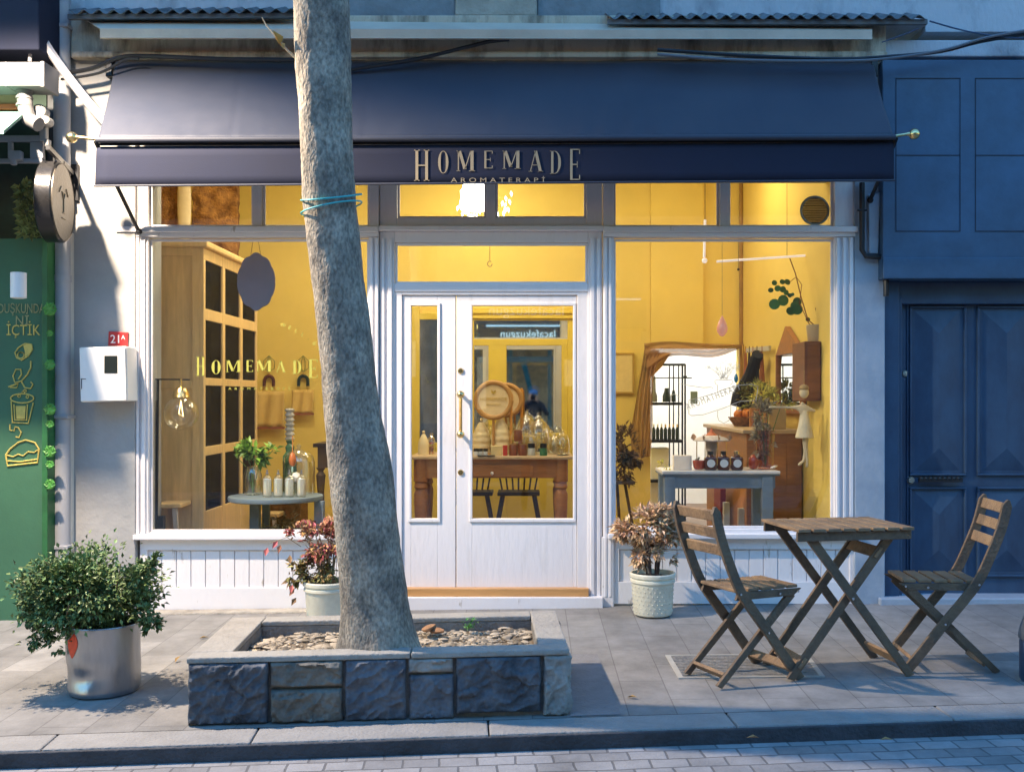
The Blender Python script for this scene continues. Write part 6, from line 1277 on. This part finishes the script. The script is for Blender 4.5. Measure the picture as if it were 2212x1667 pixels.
# pendants
lathe_thing('teardrop_pendant', 'faintly glowing pink glass teardrop hanging in front of the yellow wall', 'ornament', 1560, 728, 7.6, [('drop', M('glowing_pink_drop', (.62, .26, .20), .15, coat=.6, emis=(.7, .3, .2), estr=.03), [(0, 727), (5, 725), (11, 716), (12, 708), (8, 695), (2, 684), (0, 681)]), ('cord', M('grey_cable', (0, 0, 0)), [(.4, 682), (.4, 515)])])  # the drop's material carries a faint glow of its own
lathe_thing('blue_bead', 'blue glass bead hanging in the right window before the white room', 'ornament', 1590, 828, 7.3, [('bead', M('blue_glass', (.01, .15, .25), .1, coat=.6), [(0, 827), (3.5, 824), (4.5, 817), (3, 810), (0, 806)]), ('cord', M('grey_cable', (0, 0, 0)), [(.3, 808), (.3, 780)])])
pf = thing('picture_frame', 'thin framed cream print on the yellow wall at the left of the right window', 'picture', P(1347, 805, YB - .02)); s = MB(); s.pb(1320, 765, 1368, 847, YB - .025, .02); s.build('print', M('cream_print', (.72, .56, .22), .7, var=.08, scale=14), pf)
s = MB(); 
for r in ((1318, 762, 1370, 766), (1318, 846, 1370, 850), (1366, 766, 1370, 846)): s.pb(*r, YB - .032, .03)
s.build('frame', M('ochre_frame', (.45, .28, .05), .5), pf)
# dried arrangement at lower left of right window
da = thing('dried_arrangement', 'dark dried flowers on a thin legged stand at the left edge of the right window', 'dried flowers', P(1345, 1045, 7.6)); s = MB(); foliage(s, P(1345, 985, 8.3), (.11, .12, .20), 900, .06, .02, 81, 20); foliage(s, P(1375, 985, 8.3), (.06, .06, .05), 130, .05, .02, 82, 8); s.build('foliage', M('brown_dried', (.16, .09, .045), .8, island=.5), da)
s = MB(); s.pb(1318, 1040, 1372, 1046, 8.2, .22); s.build('stand_top', darkwood, da)
for px, q in ((1333, 0), (1350, 20)):
    s = MB(); s.tube([P(px, 1044, 8.3), Vector((X(px + q + 10, 8.3), 8.3, ZF))], .012); s.build('stand_leg', darkwood, da)
# right side wall: mirror, cabinet, box with plant, doll, tools
wm = thing('wall_mirror', 'narrow mirror with wooden frame on the yellow side wall', 'mirror', (XR - .02, 8.9, 1.3))
y0, y1 = XR * F / (1735 - CX), XR * F / (1682 - CX)
def sw(px, py): Y = (XR - .03) * F / (px - CX); return Vector((XR - .03, Y, Z(py, Y)))
a, b, c, d = sw(1682, 768), sw(1733, 752), sw(1733, 876), sw(1682, 880)
s = MB(); s.box((XR - .03, d.y, min(a.z, c.z) - .42 + .40), (XR - .012, b.y, a.z)); s.build('glass', mirror, wm)
s = MB(); zlo, zhi = min(a.z, c.z) - .02, a.z + .0
s.box((XR - .05, b.y - .03, zlo), (XR - .008, b.y, zhi)); s.box((XR - .05, d.y, zlo), (XR - .008, d.y + .03, zhi)); s.box((XR - .05, b.y - .03, zlo - .04), (XR - .008, d.y + .03, zlo)); s.prism([(XR - .05, b.y - .03, zhi), (XR - .05, d.y + .03, zhi), (XR - .05, (b.y * .4 + d.y * .6), zhi + .22)], (.04, 0, 0)); s.build('frame', wood, wm)
sb = thing('sideboard', 'reddish brown wooden sideboard against the right wall behind the vase', 'cabinet', (1.85, 8.9, ZF))
xs0 = 1.62; y_n, y_f = 8.05, 9.9; zt3 = Z(928, y_n)
s = MB(); s.box((xs0, y_n, ZF), (XR - .01, y_f, zt3 - .03)); s.build('body', wood, sb, bevel=.006); s = MB(); s.box((xs0 - .03, y_n - .02, zt3 - .03), (XR - .008, y_f + .02, zt3)); s.build('top', M('pale_top', (0, 0, 0)), sb, bevel=.005)
s = MB(); x_a, x_b = xs0 + .05, xs0 + .30; s.box((x_a, y_n - .008, ZF + .05), (x_b, y_n - .001, zt3 - .1)); s.build('door', wood, sb, bevel=.004)
s = MB(); s.box((xs0 + .06, y_n - .016, Z(1118, y_n)), (xs0 + .20, y_n - .009, Z(1010, y_n))); s.build('glass_front', M('dusty_glass', (.30, .27, .2), .2), sb)
random.seed(23)
for i in range(9):
    y = y_n + .05 + i * .1; h = random.uniform(.12, .2); s = MB(); s.box((1.80, y, zt3 + .001), (1.93, y + .045, zt3 + h)); cc = random.choice([(.5, .22, .06), (.6, .4, .15), (.35, .12, .04)]); tag(s.build('book', M('spine_%d' % i, cc, .6), None, bevel=.002), '%s upright book-like box counted from the window along the sideboard row' % ('first', 'second', 'third', 'fourth', 'fifth', 'sixth', 'seventh', 'eighth', 'ninth')[i], 'box', 'row of upright boxes on the sideboard')
fr = thing('fruit_basket', 'basket of orange fruit on the far end of the sideboard', 'fruit basket', (1.75, 9.3, zt3)); c = P(1612, 900, 9.0); c = Vector((c.x, 9.0, zt3 + .02)); s = MB(); s.lathe([(.10, -.018), (.15, .05), (.155, .06)], c, 20); s.build('basket', M('wicker', (0, 0, 0)), fr, True)
for q in ((0, 0, .09), (.07, 0, .08), (-.06, .03, .08), (.02, -.06, .09)):
    s = MB(); s.ball(c + Vector(q), .042, 12); s.build('orange', M('orange_fruit', (.70, .22, .03), .5, var=.1), fr, True)
s = MB(); foliage(s, c + Vector((.05, 0, .22)), (.18, .12, .12), 500, .07, .022, 90, 14); s.build('leaves', M('olive_spray', (.20, .20, .05), .6, island=.5), fr)
wbx = thing('wall_box', 'dark brown wooden box mounted on the right wall inside the window', 'wooden box', P(1765, 800, 7.6))
s = MB(); Yx = 7.55; s.box((X(1738, Yx), Yx, Z(866, Yx)), (XR - .002, Yx + .36, Z(737, Yx))); s.build('body', M('red_brown_box', (.20, .075, .03), .5, var=.25, stretch=(1, 1, 5), scale=3), wbx, bevel=.006)
s = MB(); s.box((X(1742, Yx), Yx - .01, Z(861, Yx)), (XR - .01, Yx - .001, Z(742, Yx))); s.build('door', M('red_brown_box', (0, 0, 0)), wbx, bevel=.004)
pp_ = thing('potted_vine', 'white pot with round leaved trailing plant on top of the wooden wall box', 'potted plant', P(1765, 738, 7.7)); b_ = Vector((X(1767, 7.7), 7.7, Z(737, Yx) + .001)); s = MB(); s.lathe([(.068, 0), (.072, .005), (.085, .12), (.082, .125), (.078, .11)], b_, 24); s.build('pot', M('beige_pot', (.55, .44, .28), .6), pp_, True)
s = MB(); s.tube([b_ + Vector((0, 0, .1)), P(1745, 690, 7.7), P(1730, 640, 7.7), P(1718, 590, 7.7), P(1706, 558, 7.7)], .004, 6); s.tube([b_ + Vector((-.01, 0, .1)), P(1748, 700, 7.65), P(1727, 655, 7.65), P(1732, 615, 7.65), P(1720, 598, 7.65), P(1705, 610, 7.65)], .003, 6); s.tube([b_ + Vector((.01, 0, .1)), P(1762, 665, 7.7)], .004, 6); s.build('stem', M('red_stem', (.22, .07, .03), .6), pp_, True)
s = MB()
for px, py, r in ((1673, 611, 6), (1690, 609, 6), (1701, 609, 7), (1665, 627, 6), (1680, 623, 7), (1691, 625, 7), (1698, 632, 6), (1706, 638, 5), (1673, 657, 12), (1692, 649, 12), (1722, 652, 10), (1708, 672, 10), (1722, 668, 12), (1716, 660, 9), (1712, 636, 4), (1745, 690, 5), (1775, 688, 4), (1785, 692, 4)):
    c = P(px, py, 7.68 + random.uniform(-.04, .04)); k = r * 7.7 / F; nrm = Vector((random.uniform(-.3, .3), -1, random.uniform(-.1, .5))).normalized(); a = nrm.orthogonal().normalized(); b2 = nrm.cross(a); s.face([c + (a * math.cos(q) + b2 * math.sin(q)) * k for q in [i * .5236 for i in range(12)]])
o = s.build('leaf', M('round_leaf', (.055, .16, .04), .4, var=.3, island=.4), pp_); o.modifiers.new('t', 'SOLIDIFY').thickness = .002
# doll
dl_ = thing('cloth_doll', 'cream cloth doll with skirt and long legs hanging below the wall box', 'doll', P(1738, 900, 7.45)); Yd = 7.45; dm = M('cream_cloth_doll', (.62, .52, .34), .9)
skinfig('body', [(*P(1736, 880, Yd), .026), (*P(1736, 905, Yd), .022), (*P(1736, 930, Yd), .03), (*P(1732, 868, Yd), .010), (*P(1742, 955, Yd), .012), (*P(1736, 995, Yd), .010), (*P(1724, 1005, Yd), .012), (*P(1744, 998, Yd), .010), (*P(1743, 1010, Yd), .012), (*P(1708, 880, Yd), .009), (*P(1660, 879, Yd), .008), (*P(1762, 888, Yd), .009)],
        [(0, 1), (1, 2), (0, 3), (2, 4), (4, 5), (5, 6), (2, 7), (7, 8), (0, 9), (9, 10), (0, 11)], dm, dl_, lv=1)
s = MB(); s.ball(P(1737, 848, Yd), .034, 14, (1, 1, 1.2)); s.build('head', dm, dl_, True)
s = MB(); k = Yd / F; s.lathe([(8 * k, 0), (13 * k, -30 * k), (20 * k, -58 * k), (19 * k, -60 * k)], P(1738, 886, Yd), 16); s.build('dress', M('cream_dress', (.66, .58, .40), .9, bump=.3), dl_, True)
s = MB(); s.ball(P(1737, 838, Yd), .036, 12, (1, 1, .7)); s.tube([P(1737, 834, Yd), P(1737, 800, Yd)], .003); s.build('hair', M('tan_hair', (.35, .25, .12), .8), dl_, True)
# tool rack, black bag, grille
tk = thing('utensil_rack', 'row of hooks with hanging tools on the yellow wall right of the curtain', 'rack', sw(1640, 760)); s = MB(); s.beam(sw(1618, 757) + Vector((-.02, 0, 0)), sw(1668, 752) + Vector((-.02, 0, 0)), .02, .04); s.build('rail', M('pale_tray', (0, 0, 0)), tk)
for i, px in enumerate((1620, 1628, 1636, 1645, 1656)):
    s = MB(); p = sw(px, 762) + Vector((-.04, 0, 0)); s.tube([p + Vector((0, 0, .06)), p, p + Vector((-.02, 0, .01))], .004, 5); s.tube([p, p - Vector((0, 0, .25 + .05 * (i % 2)))], [.010, .026], 6); s.build('tool', (M('rust_tool', (.35, .12, .04), .6), darkwood)[i % 2], tk, True)
s = MB(); p0_, p1_, p2_ = sw(1657, 765) + Vector((-.08, 0, 0)), sw(1646, 812) + Vector((-.10, 0, 0)), sw(1632, 860) + Vector((-.12, 0, 0)); s.tube([p0_, p1_, p2_, p2_ + Vector((-.02, 0, -.08))], [.05, .06, .10, .09], 10); o = s.build('instrument_case', M('black_fabric', (.015, .015, .018), .8), None, True); tag(o, 'black slim instrument case leaning against the wall beside the tools', 'instrument case')
gv = thing('round_vent', 'round dark metal grille in the upper right corner of the glass', 'vent', P(1760, 455, YF + .05)); cg = P(1760, 455, YF + .05); s = MB(); s.tube([cg + Vector((.092 * math.cos(i * math.pi / 20), 0, .092 * math.sin(i * math.pi / 20))) for i in range(41)], .008, 8, False)
for i in range(-5, 6): h_ = math.sqrt(max(0, .09 ** 2 - (i * .016) ** 2)); s.beam(cg + Vector((-h_, .002, i * .016)), cg + Vector((h_, .002, i * .016)), .004, .005)
s.build('ring', M('dull_metal', (.30, .27, .2), .5, metal=.4), gv, True)
s = MB(); s.lathe([(.0, -.004), (.088, -.004), (.088, .0)], P(1760, 455, YF + .05), 30, 'Y'); s.build('mesh', glass_mat('grille_mesh', (.42, .40, .38), .02, .5, edge=.05), gv)
s = MB(); s.ball(P(1595, 582, 7.5), .010, 8); s.tube([P(1595, 580, 7.5), P(1595, 515, 7.5)], .0015); tag(s.build('hanging_bead', darkwood, None, True), 'tiny dark bead on a thread beside the corner of the yellow room', 'ornament')
